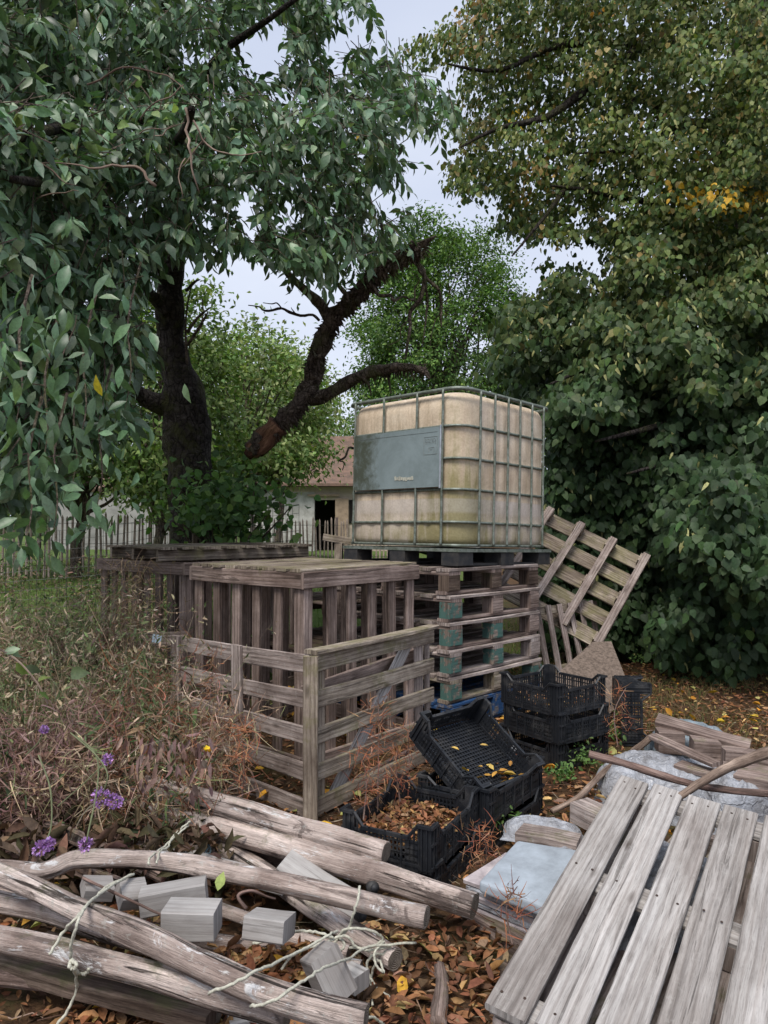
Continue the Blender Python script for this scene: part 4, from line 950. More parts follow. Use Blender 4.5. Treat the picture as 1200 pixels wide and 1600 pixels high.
m = MB(); m.board(V(0, -.035, -.01) , V(0.0, -.035, .84), .075, .028, (0, -1, 0), bend=.003); m.build('corner_post', M['moss_wood'], enc)
m = MB(); m.board(drn * .06 + V(0, .03, -.01), drn * .06 + V(0, .03, .83), .028, .06, drn, bend=.003); m.build('corner_post', M['moss_wood'], enc)
for u in (dr.length - .03, dr.length - .13):
    m = MB(); o = V(-drn.y, drn.x, 0) * .028; m.board(drn * u + o + V(0, 0, .0), drn * u + o + V(0, 0, .85 if u > dr.length - .1 else .78), .024, .075 if u < dr.length - .1 else .04, drn, bend=.004); m.build('post', M['grey_wood'], enc)
m = MB(); o = V(-drn.y, drn.x, 0) * .03; m.board(drn * .22 + o + V(0, 0, .06), drn * (dr.length * .82) + o + V(0, 0, .80), .022, .085, (0, 0, 1)); m.build('diagonal_brace', M['pale_wood'], enc)
m = MB(); m.board(drn * -.005 + V(0, 0, .855), drn * (dr.length + .01) + V(0, 0, .85), .085, .022, (0, 0, 1)); m.build('top_cap', M['moss_wood'], enc)
for z, mt in ((.70, 'brown_wood'), (.08, 'brown_wood')):
    m = MB(); o = V(-drn.y, drn.x, 0) * .09; m.board(drn * .03 + o + V(0, 0, z - .08), drn * (dr.length) + o + V(0, 0, z - .08 + .05), .022, .09, (0, 0, 1)); m.build('inner_rail', M[mt], enc)
tp = W(245, 998, 4.6); m = MB(); m.box((0, 0, 0), (.055, .003, .05), rot=Matrix.Rotation(R(8), 3, 'Y')); o = m.build('plastic_tag', M['tagblue']); o.location = tp; tag(o, 'small pale blue plastic tag on the left end of the rail enclosure', 'tag')
m = MB(); m.board((0, 0, 0), (.5, -.05, .02), .09, .02, (0, -1, .2)); o = m.build('loose_board', M['brown_wood']); o.location = W(180, 1000, 4.95); tag(o, 'brown board end sticking out of the dry weeds by the blue tag', 'board')

# ================================================================== leaning pallets at the right
def leaning():
    BR = W(936, 1008, 6.5); TR = W(1012, 872, 6.95); TLp = W(913, 818, 7.2)
    up = (TR - BR).normalized(); right = (TR - TLp); right = (right - up * right.dot(up)).normalized()
    Hp = (TR - BR).length; Wd = .98
    m4 = frame_from(BR - right * Wd, right, up)   # local x right, y up along pallet, z towards camera
    root = empty_m('leaning_pallet', m4, 'mossy pallet leaning askew against the right side of the tank stack', 'pallet')
    if m4.to_3x3() @ V(0, 0, 1) @ V(0, -1, 0) < 0: print('leaning normal flipped')
    zt = .055
    for x in (-.03, .30, .63, .96):
        m = MB(); m.board((x, -.02, zt), (x, Hp, zt), .07, .022, (0, 0, 1)); m.build('bottom_board', M['grey_wood'], root)
    for x in (-.03, .30, .63, .96):
        for y in (.05, Hp / 2, Hp - .05):
            m = MB(); m.board((x - .05, y, 0), (x + .04, y, 0), .09, .085, (0, 0, 1), 0, .003, 0, 2, 0); m.build('block', M['moss_wood'], root)
    m = MB()
    for i in range(5):
        y = .06 + (Hp - .12) * i / 4; m.board((-.10, y, -.06), (1.0, y, -.06), .155, .022, (0, 0, 1))
    m.build('deck', M['moss_wood'], root)
    # second slatted panel lower, behind
    bl = W(836, 1058, 6.25); br = W(932, 1040, 6.7); tl = W(858, 968, 6.5)
    rt = (br - bl); upv = (tl - bl); L = upv.length
    m4 = frame_from(bl, rt, upv)
    root = empty_m('slatted_pallet', m4, 'grey slatted panel standing below the leaning pallet', 'pallet')
    Wp = rt.length * 1.25
    for y in (.03, L + .0):
        m = MB(); m.board((-.02, y, -.03), (Wp, y, -.03), .07, .022, (0, 0, 1)); m.build('cross_rail', M['moss_wood'], root)
    m = MB()
    for i in range(7):
        x = .03 + Wp * i / 7; m.board((x, -.28, 0), (x, L + .04, 0), .058, .02, (0, 0, 1))
    m.build('slats', M['grey_wood'], root)
    # brown fibre slab
    bm = M['fibre'] = plain('coarse_brown_fibreboard', (.20, .155, .125), .95, .1, 0, 45, .6, .004)
    q = [W(862, 1060, 5.5), W(926, 1003, 5.95), W(953, 1010, 6.0), W(988, 1085, 5.4), W(950, 1120, 5.2)]
    n = (q[1] - q[0]).cross(q[3] - q[0]).normalized(); 
    if n.y > 0: n = -n
    m = MB(); o0 = q[0].copy()
    fr = [p - o0 - n * n.dot(p - o0) for p in q]; m.v = fr + [p - n * .035 for p in fr]; K = 5
    m.quad(tuple(range(K)), tuple((p.x, p.z) for p in fr)); m.quad(tuple(range(2 * K - 1, K - 1, -1)), tuple((0, 0) for p in fr))
    for i in range(K): j = (i + 1) % K; m.quad((i, i + K, j + K, j), ((0, 0), (0, .03), (.1, .03), (.1, 0)))
    o = m.build('fibre_slab', bm); o.location = o0; tag(o, 'coarse brown slab propped behind the stacked black crates', 'slab')
leaning()

# ================================================================== black crates
def crate(root, LX, LY, h, dip=.62, style=0):
    pm = M['plastic']; t = .008; cw = .055
    for ix in (0, 1):
        for iy in (0, 1):
            x = ix * LX; y = iy * LY; sx = 1 - 2 * ix; sy = 1 - 2 * iy; m = MB()
            m.box((x + sx * cw / 2, y + sy * t / 2, h / 2), (cw, t, h)); m.box((x + sx * t / 2, y + sy * (cw / 2 + t / 2), h / 2), (t, cw - t, h))
            m.box((x + sx * (cw / 2 - .004), y + sy * (-.004), h - .006), (cw + .008, .012, .012)); m.box((x - sx * .004, y + sy * (cw / 2), h - .006), (.012, cw, .012))
            m.box((x + sx * cw / 2, y - sy * .003, .02), (cw, .008, .014)); m.box((x + sx * .5 * cw, y - sy * .003, h * .6), (cw, .008, .01))
            for q in (.3, .7): m.box((x + sx * cw * q, y - sy * .003, h / 2), (.005, .009, h * .9)); m.box((x - sx * .003, y + sy * cw * q, h / 2), (.009, .005, h * .9))
            m.build('corner_post', pm, root)
    def side(p0, dx, L, nx):
        m = MB(); hd = h * dip; d = V(*dx, 0); n = V(*nx, 0); R3 = Matrix(((d.x, n.x, 0), (d.y, n.y, 0), (0, 0, 1)))
        def bx(u0, u1, z0, z1, th=.006, o=0):
            m.box(V(*p0, 0) + d * ((u0 + u1) / 2) + n * (th / 2 - .004 + o) + V(0, 0, (z0 + z1) / 2), (u1 - u0, th, z1 - z0), rot=R3)
        a, b = cw, L - cw; s = .045
        bx(a, b, 0, .018); bx(a + s, b - s, hd - .016, hd, .014, -.004); bx(a, b, h * .10, h * .16, .009, -.002)
        # sloping shoulders
        for u0, u1, z0, z1 in ((a, a + s, h - .004, hd - .004), (b - s, b, hd - .004, h - .004)):
            p = V(*p0, 0) + d * u0 + V(0, 0, z0); q = V(*p0, 0) + d * u1 + V(0, 0, z1); m.tube([p, q], .008, 5)
        nb_ = int((b - a) / .018)
        for i in range(nb_ + 1):
            u = a + (b - a) * i / nb_; top = hd
            if u < a + s: top = h + (hd - h) * (u - a) / s
            if u > b - s: top = hd + (h - hd) * (u - b + s) / s
            bx(u - .0035, u + .0035, .01, top - .006, .005)
        for z in np.arange(.035, hd - .02, .024 if style == 0 else .04): bx(a, b, z, z + .007, .004)
        for i in range(1, 5 if L > .45 else 4):
            u = a + (b - a) * i / (5 if L > .45 else 4); bx(u - .004, u + .004, .0, hd, .012, -.006)
        # solid panels (real crates are partly closed)
        if style == 0:
            bx(a, b, hd * .42, hd * .5, .005)
            bx(a, a + (b - a) * .18, .02, hd * .9, .003); bx(b - (b - a) * .18, b, .02, hd * .9, .003); bx(a + (b - a) * .36, a + (b - a) * .64, .02, hd * .4, .003)
        m.build('side', pm, root)
    side((0, 0), (1, 0), LX, (0, 1)); side((0, LY), (1, 0), LX, (0, -1)); side((0, 0), (0, 1), LY, (1, 0)); side((LX, 0), (0, 1), LY, (-1, 0))
    m = MB()
    for i in range(int(LX / .02) + 1): m.box((i * LX / int(LX / .02), LY / 2, .012), (.005, LY - .01, .006))
    for i in range(int(LY / .02) + 1): m.box((LX / 2, i * LY / int(LY / .02), .0145), (LX - .01, .005, .005))
    m.box((LX / 2, LY / 2, .0065), (LX - .02, LY - .02, .003)) if style == 0 else None
    m.build('floor', pm, root)
gcr = 'black plastic produce crates'
def put_crate(near, ang, z, LX, LY, h, label, dip=.62, style=0):
    r = empty('plastic_crate', (near[0], near[1], z), (0, 0, ang), label, 'crate', gcr); crate(r, LX, LY, h, dip, style); return r
LIT = [(.27, .125, .065), (.18, .085, .05), (.36, .20, .10), (.12, .07, .045), (.48, .34, .15), (.25, .165, .11)]
LITW = [5, 5, 3, 3, 1.2, 2]
def litter(name, pos, label, size=(.03, .06), parent=None, cols=LIT, wts=LITW, flat=.35, wr=.45):
    N = len(pos); ln = RNG.uniform(*size, N)
    o = leaves(name, pos, RNG.normal(size=(N, 3)) * [1, 1, .25], RNG.normal(size=(N, 3)) * flat + [0, 0, 1], ln, ln * wr * RNG.uniform(.7, 1.4, N), pal(N, cols, wts, .2), M['dry'], parent, CURL, .1)
    if label: tag(o, label, 'leaves', kind='stuff')
    return o
A0 = G(673, 1384, .0); A0 = (.186 , 2.93)
put_crate((A0[0] + .02, A0[1] + .02), R(61.7), .0, .49, .40, .15, 'black crate underneath the front crate of brown leaves')
rA = put_crate(A0, R(61.7), .115, .50, .41, .19, 'front black crate half filled with brown leaves', .72)
def in_frame(root, lx, ly, z, n):
    m4 = Matrix.Translation(root.location) @ root.rotation_euler.to_matrix().to_4x4()
    out = [m4 @ V(U(*lx), U(*ly), U(*z)) for _ in range(n)]; return np.array([tuple(p) for p in out])
litter('dead_leaves', in_frame(rA, (.04, .46), (.03, .38), (.045, .095), 1800), 'heap of dry brown leaves inside the front black crate', (.025, .055), flat=.7)
B0 = (.47, 3.36)
put_crate(B0, R(54), .0, .60, .38, .155, 'bottom black crate of the middle pair behind the leaf filled crate')
put_crate((B0[0] + .005, B0[1] + .004), R(54.6), .13, .60, .38, .165, 'upper black crate of the middle pair with the tipped crate on it', .8)
# tipped crate
a = V(-.22, .32, .27); b = V(.36, .35, .0); O = W(752, 1232, 3.40)
m4 = frame_from(O, b, a); n = m4.to_3x3() @ V(0, 0, 1); m4.translation = O - n * .15
rC = empty_m('plastic_crate', m4, 'tipped black crate tilted open towards the camera with a few leaves', 'crate', gcr); crate(rC, .49, .46, .165, .7)
def in_m(m4, lx, ly, lz, n): return np.array([tuple(m4 @ V(U(*lx), U(*ly), U(*lz))) for _ in range(n)])
pts = np.concatenate([in_m(m4, (.30, .44), (.02, .12), (.03, .05), 14), in_m(m4, (.05, .4), (.1, .4), (.025, .03), 9)])
o = litter('yellow_leaves', pts, 'few orange leaves lying in the tipped black crate', (.04, .07), cols=[(.45, .24, .06), (.5, .32, .10), (.3, .14, .06)], wts=[2, 1, 1])
m = MB(); m.box((0, 0, 0), (.05, .004, .03), rot=Matrix.Rotation(R(35), 3, 'Y')); o = m.build('paper_label', plain('white_paper_label', (.6, .6, .6), .7)); o.location = W(802, 1166, 3.92); tag(o, 'small white paper label on the rim of the tipped crate', 'label')
D0 = (1.04, 4.44)
put_crate((D0[0] + .01, D0[1] + .02), R(36), .0, .48, .48, .20, 'bottom black crate of the rear stack of three')
put_crate((D0[0] + .01, D0[1]), R(35), .175, .47, .47, .19, 'middle black crate of the rear stack of three', .7)
rD = put_crate(D0, R(36), .345, .46, .47, .195, 'topmost open lattice crate of the rear stack of three', .8, 1)
litter('dead_leaves', in_frame(rD, (.03, .43), (.03, .43), (.02, .035), 90), 'thin scatter of dry leaves in the topmost rear crate', (.03, .05))
m4 = frame_from(V(1.60, 4.98, .0), V(.1, .9, 0), V(.0, .08, 1)); rE = empty_m('plastic_crate', m4, 'black crate standing on its side behind the rear stack', 'crate', gcr); crate(rE, .30, .42, .2, .7)

# ================================================================== log pile
def log(pts, r0, r1, label, mat='log_wood', rough=.17, zoff=0, name='log', grp='barkless logs piled in front'):
    P_ = [Vector(p) for p in pts]; org = P_[0].copy(); pp = smooth_path([p - org for p in P_], 8)
    n = len(pp); r0 *= .80; r1 *= .80; rr = lerp_list([r0, (r0 + r1) / 2 * 1.04, r1], n)
    ph = U(0, 50); pp = [p + V(0, 0, mnoise.noise(Vector((ph, i * .12, 0))) * .008) for i, p in enumerate(pp)]
    m = MB(); m.tube(pp, rr, 30, rough=rough, capmi=1, freq=3.2, groove=.12)
    # a knot stub
    o = m.build(name, [M[mat], M['end']], None, True)
    for po in o.data.polygons:
        if po.material_index == 1: po.use_smooth = False
    o.location = org; tag(o, label, 'log', grp); return o
def gz(px, py, z): return G(px, py, z)
log([gz(200, 1222, .30), gz(300, 1245, .29), gz(420, 1280, .27), gz(520, 1308, .25), gz(603, 1334, .23)], .062, .056, 'thick silvery log highest at the back of the pile beside the enclosure')
log([gz(225, 1262, .2), gz(330, 1290, .2), gz(450, 1325, .19), gz(600, 1370, .17), gz(742, 1415, .15)], .058, .058, 'long silvery log whose cut end points at the white slab')
log([gz(232, 1275, .12), gz(300, 1305, .12), gz(400, 1355, .11), gz(500, 1425, .09), gz(618, 1500, .08)], .042, .046, 'slim log running under the others and ending among the ropes')
log([gz(-30, 1356, .24), gz(60, 1362, .23), gz(125, 1342, .25), gz(250, 1346, .25), (gz(380, 1368, .25)), gz(520, 1398, .24), gz(667, 1432, .23)], .040, .046, 'crooked log lying across the middle of the pile')
log([gz(-40, 1350, .34), gz(60, 1392, .33), gz(160, 1436, .32), gz(300, 1500, .29), gz(430, 1556, .27), gz(572, 1592, .25)], .040, .050, 'pale split log on top at the front tied with rope')
log([gz(-40, 1400, .22), gz(80, 1425, .22), gz(180, 1460, .2), gz(300, 1500, .18), gz(400, 1540, .16)], .045, .04, 'log pressed beneath the pale split log')
log([gz(-40, 1462, .24), gz(80, 1484, .23), gz(200, 1512, .22), gz(330, 1552, .2), gz(450, 1590, .18)], .044, .046, 'frontmost long log wrapped by the rope loop')
log([gz(270, 1456, .08), gz(360, 1478, .07), gz(460, 1498, .06), gz(564, 1518, .05)], .038, .042, 'short log low in the pile beneath the blocks')
log([gz(-40, 1325, .14), gz(30, 1328, .13), gz(100, 1352, .11), gz(190, 1385, .1)], .044, .036, 'dark rough log at the left edge of the pile', 'log_dark')
log([gz(75, 1292, .2), gz(130, 1315, .18), gz(200, 1345, .14), gz(260, 1372, .1)], .04, .036, 'brown log end poking from the dry weeds', 'log_dark')
log([gz(330, 1300, .05), gz(420, 1345, .05), gz(520, 1395, .05), gz(600, 1420, .05)], .04, .035, 'mossy log on the ground under the two back logs', 'log_dark')
log([gz(-40, 1520, .1), gz(100, 1535, .09), gz(240, 1560, .07), gz(340, 1590, .05)], .035, .035, 'dark log on the ground under the front of the pile', 'log_dark')
log([gz(110, 1420, .10), gz(200, 1440, .1), gz(290, 1470, .09)], .035, .035, 'short brown log under the squared blocks', 'log_dark')
log([gz(-40, 1378, .17), gz(60, 1402, .16), gz(150, 1432, .14), gz(235, 1462, .12)], .034, .03, 'thin pole in the gap left of the squared blocks')
log([gz(300, 1402, .08), gz(400, 1440, .08), gz(470, 1470, .07), gz(545, 1490, .06)], .030, .034, 'thin pale pole passing behind the tilted block')
log([gz(205, 1252, .18), gz(290, 1290, .16), gz(380, 1320, .13), gz(470, 1352, .1)], .03, .03, 'thin dark pole between the two back logs', 'log_dark')
def plank(p0, p1, w_, t_, mat, label, up=(0, 0, 1), name='plank', cat='plank', grp=None):
    p0 = Vector(p0); m = MB(); m.board((0, 0, 0), Vector(p1) - p0, w_, t_, up); o = m.build(name, M[mat]); o.location = p0; tag(o, label, cat, grp); return o
plank(gz(165, 1282, .14), gz(285, 1300, .14), .07, .022, 'grey_wood', 'short grey plank end behind the crooked log')
plank(gz(150, 1302, .12), gz(330, 1335, .12), .09, .024, 'grey_wood', 'mossy plank just behind the crooked log')
plank(gz(250, 1330, .15), gz(450, 1385, .14), .10, .03, 'block_wood', 'flat silver plank wedged behind the crooked log')
plank(gz(445, 1345, .18), gz(560, 1420, .08), .10, .03, 'block_wood', 'grey plank with drilled holes leaning between two logs', (-.2, -.5, 1))
plank(gz(-20, 1500, .12), gz(330, 1592, .08), .06, .05, 'dark_wood', 'dark squared beam at the bottom front of the pile')
plank(gz(60, 1475, .12), gz(330, 1562, .09), .10, .04, 'dark_wood', 'dark plank under the frontmost log')
def block(c, d, size, label, tilt=(0, 0, 0), name='wood_block'):
    size = tuple(x * .88 for x in size); m = MB(); m.board((-size[0] / 2, 0, 0), (size[0] / 2, 0, 0), size[1], size[2], (0, 0, 1), 0, .003, 0, 2, 0)
    o = m.build(name, M['block_wood']); o.location = c; o.rotation_euler = (R(tilt[0]), R(tilt[1]), R(d)); tag(o, label, 'block', 'squared wood blocks on the log pile'); return o
block(gz(300, 1436, .28), -3, (.185, .11, .10), 'largest squared block between the crooked and the split log')
block(gz(272, 1400, .27), 10, (.24, .09, .085), 'long sawn block just behind the largest block', (0, -6, 0))
block(gz(206, 1396, .26), 35, (.10, .10, .06), 'wedge shaped block left of the long block', (25, 10, 0))
block(gz(152, 1388, .26), 30, (.11, .10, .05), 'small dark block behind the rope by the split log', (10, 15, 0))
block(gz(421, 1446, .26), -14, (.15, .12, .075), 'tilted block between the crooked and split logs', (-12, 0, 0))
block(gz(513, 1522, .17), -60, (.10, .11, .16), 'upright cut block by the rope tangle', (20, -20, 0))
block(gz(552, 1528, .1), -40, (.08, .08, .06), 'small block half hidden right of the upright block')
block(gz(380, 1592, .03), 20, (.1, .08, .04), 'little offcut on the leaves in front of the pile')

def rope(pts, r_, label, mat='rope', name='rope'):
    P_ = [Vector(p) for p in pts]; org = P_[0].copy(); m = MB(); pp = smooth_path([p - org for p in P_], 7)
    pp = [p + V(U(-1, 1), U(-1, 1), U(-1, 1)) * .0022 for p in pp]; m.tube(pp, r_, 7, rough=.3, freq=60); o = m.build(name, M[mat], None, True); o.location = org; tag(o, label, 'rope', 'pale ropes on the logs'); return o
rope([gz(210, 1366, .31), gz(170, 1384, .33), gz(140, 1410, .35), (gz(122, 1432, .38)), gz(100, 1455, .33), gz(78, 1490, .29)], .0044, 'left strand of rope looped around the front logs')
rope([gz(205, 1366, .31), gz(165, 1390, .34), gz(138, 1412, .37), gz(122, 1440, .375), gz(112, 1475, .31), gz(112, 1505, .24), gz(119, 1530, .16), gz(118, 1550, .1), gz(105, 1580, .05), gz(85, 1605, .02)], .0046, 'rope strand hanging down to the leaves from a knot')
rope([gz(112, 1500, .27), gz(108, 1508, .27), gz(114, 1514, .26), gz(120, 1508, .27), gz(113, 1502, .27), gz(122, 1520, .2), gz(135, 1520, .2), gz(140, 1512, .22)], .005, 'knot in the rope at the frontmost log')
rope([gz(298, 1283, .29), gz(275, 1302, .25), gz(258, 1322, .25), gz(236, 1338, .3), gz(232, 1350, .3)], .004, 'pair of rope strands crossing behind the crooked log, upper')
rope([gz(294, 1290, .27), gz(268, 1312, .25), gz(262, 1325, .25), gz(250, 1330, .28), gz(245, 1348, .3)], .004, 'lower rope strand crossing behind the crooked log')
rope([gz(325, 1552, .3), gz(360, 1538, .34), gz(400, 1518, .345), gz(440, 1500, .3), gz(480, 1480, .25), gz(515, 1460, .25), gz(528, 1455, .22)], .004, 'rope arcing over the split log towards the tangle')
rope([gz(392, 1573, .3), gz(430, 1562, .33), gz(470, 1535, .33), gz(510, 1510, .3), gz(545, 1498, .2), gz(575, 1480, .15), gz(650, 1473, .12)], .004, 'long rope strand in front of the upright block')
rope([gz(562, 1385, .3), gz(560, 1400, .3), gz(553, 1425, .26), gz(545, 1448, .2), gz(528, 1466, .16), gz(522, 1478, .14), gz(530, 1486, .13), gz(538, 1476, .15), gz(530, 1462, .17), gz(545, 1450, .2), gz(580, 1455, .18), gz(598, 1468, .14), gz(575, 1480, .13), gz(545, 1482, .13)], .0044, 'knotted rope tangle hanging from the crooked log')
rope([gz(440, 1515, .12), gz(455, 1495, .15), gz(490, 1478, .18), gz(515, 1470, .17), gz(540, 1462, .18), gz(558, 1480, .14), gz(580, 1485, .13), gz(610, 1478, .12), gz(600, 1490, .1), gz(578, 1495, .1), gz(575, 1520, .06), gz(590, 1545, .03), gz(615, 1562, .02)], .0044, 'rope running from the tangle onto the leaves')
rope([gz(600, 1470, .14), gz(585, 1490, .13), gz(590, 1510, .1), gz(600, 1520, .08), gz(590, 1500, .1), gz(580, 1530, .03), gz(582, 1570, .02)], .004, 'frayed rope end beside the slim log')
rope([gz(510, 1602, .15), gz(545, 1592, .15), gz(580, 1590, .08), gz(600, 1600, .03)], .004, 'rope end at the bottom edge below the split log')
rope([gz(395, 1475, .12), gz(430, 1465, .14), gz(470, 1455, .2), gz(500, 1458, .2), gz(520, 1466, .18)], .0046, 'stiff thin strand leading to the tangle behind the block')
rope([gz(318, 1325, .17), gz(314, 1305, .18), gz(325, 1298, .18), gz(335, 1300, .18), gz(322, 1312, .17), gz(330, 1330, .16), gz(322, 1332, .16), gz(345, 1298, .18), gz(355, 1310, .16)], .0035, 'faded blue twine tied round the slim log', 'blue_rope', 'twine')

# ================================================================== foreground pallet
A_ = G(972, 1212, .45); B_ = G(762, 1572, .2); acr = V(.424, -.32, -.07) / 4
sl = (A_ - B_); L = sl.length; x_ = sl.normalized(); y_ = acr.normalized(); pit = .136
m4 = frame_from(B_, x_, -y_); root = empty_m('foreground_pallet', m4, 'large silver grey slatted pallet lying tilted at the front right corner', 'pallet')
# local x along slats, local -y to the right, z up
m = MB()
for i in range(8):
    y = -(i * pit + .05); m.board((U(-.01, .012), y, 0), (L + U(-.02, .02) - (.0 if i else 0), y + U(-.006, .006), 0),   .114 * U(.95, 1.05), .022, (0, 0, 1), .006, .0025, n=12)
    nails(m, [(x + U(-.015, .015), y + s * U(.02, .035), .011) for x in (.06, L * .5, L - .07) for s in (-1, 1)], (0, 0, 1))
m.build('deck', [M['pale_wood'], M['nail']], root)
for x in (.06, L * .5, L - .07):
    m = MB(); m.board((x, .0, -.024), (x, -8 * pit, -.024), .10, .022, (0, 0, 1)); m.build('stringer', M['pale_wood'], root)
    for y in (-.06, -4 * pit, -8 * pit + .06):
        m = MB(); m.board((x - .05, y, -.08), (x + .05, y, -.08), .1, .085, (0, 0, 1), 0, .003, 0, 2, 0); m.build('block', M['grey_wood'], root)
for y in (-.05, -4 * pit, -8 * pit + .05):
    m = MB(); m.board((.0, y, -.134), (L, y, -.134), .09, .02, (0, 0, 1)); m.build('bottom_board', M['grey_wood'], root)
# scraps below it
r = empty('pallet', (.42, 1.98, -.04), (0, 0, R(-34)), 'lower grey pallet hidden under the foreground pallet', 'pallet')
flat_pallet(r, 1.1, 1.1, M['grey_wood'], M['grey_wood'], 8)
r = empty('pallet', (.85, 2.75, .0), (0, 0, R(-38)), 'mouldering pallet under the white slab and sacks', 'pallet'); flat_pallet(r, 1.2, .9, M['grey_wood'], M['moss_wood'], 7)

# white slab on folded plastic
mats = M['slab'] = plain('pale_blue_white_slab', (.38, .43, .48), .75, .3, 0, 9, .25, .002, (.25, .28, .31))
q = [G(748, 1376, .20), G(808, 1312, .22), G(950, 1335, .23), G(856, 1418, .20)]
m = MB(); o0 = q[0].copy(); fr = [p - o0 for p in q]; K = 4
fr2 = [p + V(0, 0, -.045) for p in fr]; m.v = fr + fr2
m.quad((3, 2, 1, 0), tuple((0, 0) for _ in range(4))); m.quad((4, 5, 6, 7), tuple((0, 0) for _ in range(4)))
for i in range(4): j = (i + 1) % 4; m.quad((i, j, j + 4, i + 4), tuple((0, 0) for _ in range(4)))
slab = m.build('stone_slab', mats); bv = slab.modifiers.new('bevel', 'BEVEL'); bv.width = .012; bv.segments = 3; slab.location = o0; tag(slab, 'smooth pale blue white slab left of the foreground pallet', 'slab')
def crumple(name, outline_c, sx_, sy_, rot, hgt, mat, label, cat, seed, n=44, fr_=5.0, sharp=1.0, thick=0.0):
    """a crumpled sack: height field with creased folds closed by a rim on the ground"""
    v = []; f = []
    for i in range(n + 1):
        for j in range(n + 1):
            u = i / n * 2 - 1; w_ = j / n * 2 - 1; rr = (abs(u) ** 3 + abs(w_) ** 3) ** (1 / 3)
            e = max(0, 1 - rr ** 3); q = Vector((u * fr_ * .5 + seed, w_ * fr_ * .5, seed))
            cr_ = 1 - abs(mnoise.noise(q)) * 1.6; c2 = 1 - abs(mnoise.noise(q * 2.1 + Vector((0, 0, 4)))) * 2; c3 = mnoise.noise(q * 4)
            z = hgt * (e ** .4) * (.80 + .16 * cr_ * sharp + .07 * c2 + .02 * c3)
            wob = 1 + .13 * mnoise.noise(Vector((math.atan2(w_, u) * 1.5, seed, 0)))
            v.append((u * sx_ * wob, w_ * sy_ * wob, z))
    for i in range(n):
        for j in range(n): a = i * (n + 1) + j; f.append((a, a + n + 1, a + n + 2, a + 1))
    me = bpy.data.meshes.new(name); me.from_pydata(v, [], f); me.materials.append(mat)
    me.polygons.foreach_set('use_smooth', np.ones(len(f), bool))
    o = bpy.data.objects.new(name, me); COL.objects.link(o); o.location = outline_c; o.rotation_euler = (0, 0, rot)
    tag(o, label, cat); return o
def sackmat(name, c1, c2):
    k = NT(name); ob = k.n('ShaderNodeTexCoord').outputs['Object']
    vo = k.n('ShaderNodeTexVoronoi', Scale=9.0, _feature='DISTANCE_TO_EDGE'); ds = k.n('ShaderNodeVectorMath', _operation='ADD')
    nz_ = k.n('ShaderNodeTexNoise', Scale=6.0, Detail=4.0); k.l(ob, nz_.inputs[0]); sc_ = k.n('ShaderNodeVectorMath', _operation='SCALE'); sc_.inputs[3].default_value = .35
    k.l(nz_.outputs['Color'], sc_.inputs[0]); k.l(ob, ds.inputs[0]); k.l(sc_.outputs[0], ds.inputs[1]); k.l(ds.outputs[0], vo.inputs[0])
    ed = k.ramp(vo.outputs['Distance'], [(0, 1.0), (.12, 0.0)]); fn = k.noise(ds.outputs[0], 16, 5, 1.5)
    c = k.mix(k.ramp(k.noise(ob, 7, 7, .4, .75), [(.42, 0.0), (.62, .8)]), c1, c2)
    k.bump(k.math('ADD', k.math('MULTIPLY', ed, .5), fn), .012, .8); k.bs.inputs['Transmission Weight'].default_value = .15
    return k.fin(c, .32, .5)
M['sack'] = sackmat('thin_white_plastic', (.42, .44, .48), (.22, .21, .21))
M['pinkpaper'] = plain('layered_faded_paper', (.56, .50, .50), .7, .3, 0, 14, .4, .0, (.30, .26, .27))
M['bluesack'] = sackmat('pale_blue_plastic', (.26, .34, .39), (.20, .20, .20))
crumple('plastic_sack', G(1040, 1262, .0) , .36, .24, R(-25), .27, M['sack'], 'crumpled white plastic sack at the top end of the foreground pallet', 'sack', 3.1)
crumple('plastic_sack', G(1085, 1215, .0) + V(.02, .1, 0), .26, .19, R(-30), .30, M['bluesack'], 'pale blue plastic sack below the mossy branch', 'sack', 8.3, fr_=3)
crumple('plastic_sack', G(1165, 1300, .05) + V(0, .1, 0), .20, .16, R(10), .24, M['sack'], 'clear crumpled sack at the right edge under the reddish stick', 'sack', 5.7)
crumple('plastic_sheet', G(980, 1420, .0), .45, .4, R(30), .20, M['sack'], 'white plastic sheeting seen between the foreground slats', 'sheet', 11.3, fr_=8)
pp0 = G(745, 1400, .0)
for i in range(6):
    m = MB(); z = .03 + i * .023; m.board((0, 0, 0), (.33, -.30, 0), .30, .02, (0, 0, 1), .01, .008, n=8); o = m.build('folded_sheet', M['pinkpaper'] if i % 2 else M['sack']); o.location = V(.40 + U(-.01, .01), 2.93 + U(-.01, .01), z); 
    tag(o, ['lowest', 'second lowest', 'third lowest', 'third topmost', 'second topmost', 'topmost'][i] + ' folded plastic layer in the bundle beneath the white slab', 'sheet', 'folded layers under the white slab')
crumple('plastic_sack', G(850, 1325, .12) + V(.02, .10, 0), .17, .08, R(-20), .085, M['sack'], 'white crumpled plastic edge behind the smooth slab', 'sack', 2.2)
plank(G(812, 1302, .18), G(905, 1320, .18), .12, .05, 'grey_wood', 'grey board end behind the white slab', name='board', cat='board')
plank(G(905, 1265, .2), G(960, 1290, .2), .12, .09, 'grey_wood', 'square grey beam end left of the foreground pallet top', name='board', cat='board')
plank(G(800, 1490, .02), G(1010, 1600, .02), .25, .04, 'dark_wood', 'dark board on the ground below the foreground pallet', name='board', cat='board')
plank(G(745, 1432, .02), G(830, 1480, .02), .10, .06, 'brown_wood', 'brown beam carrying the folded plastic', name='board', cat='board')

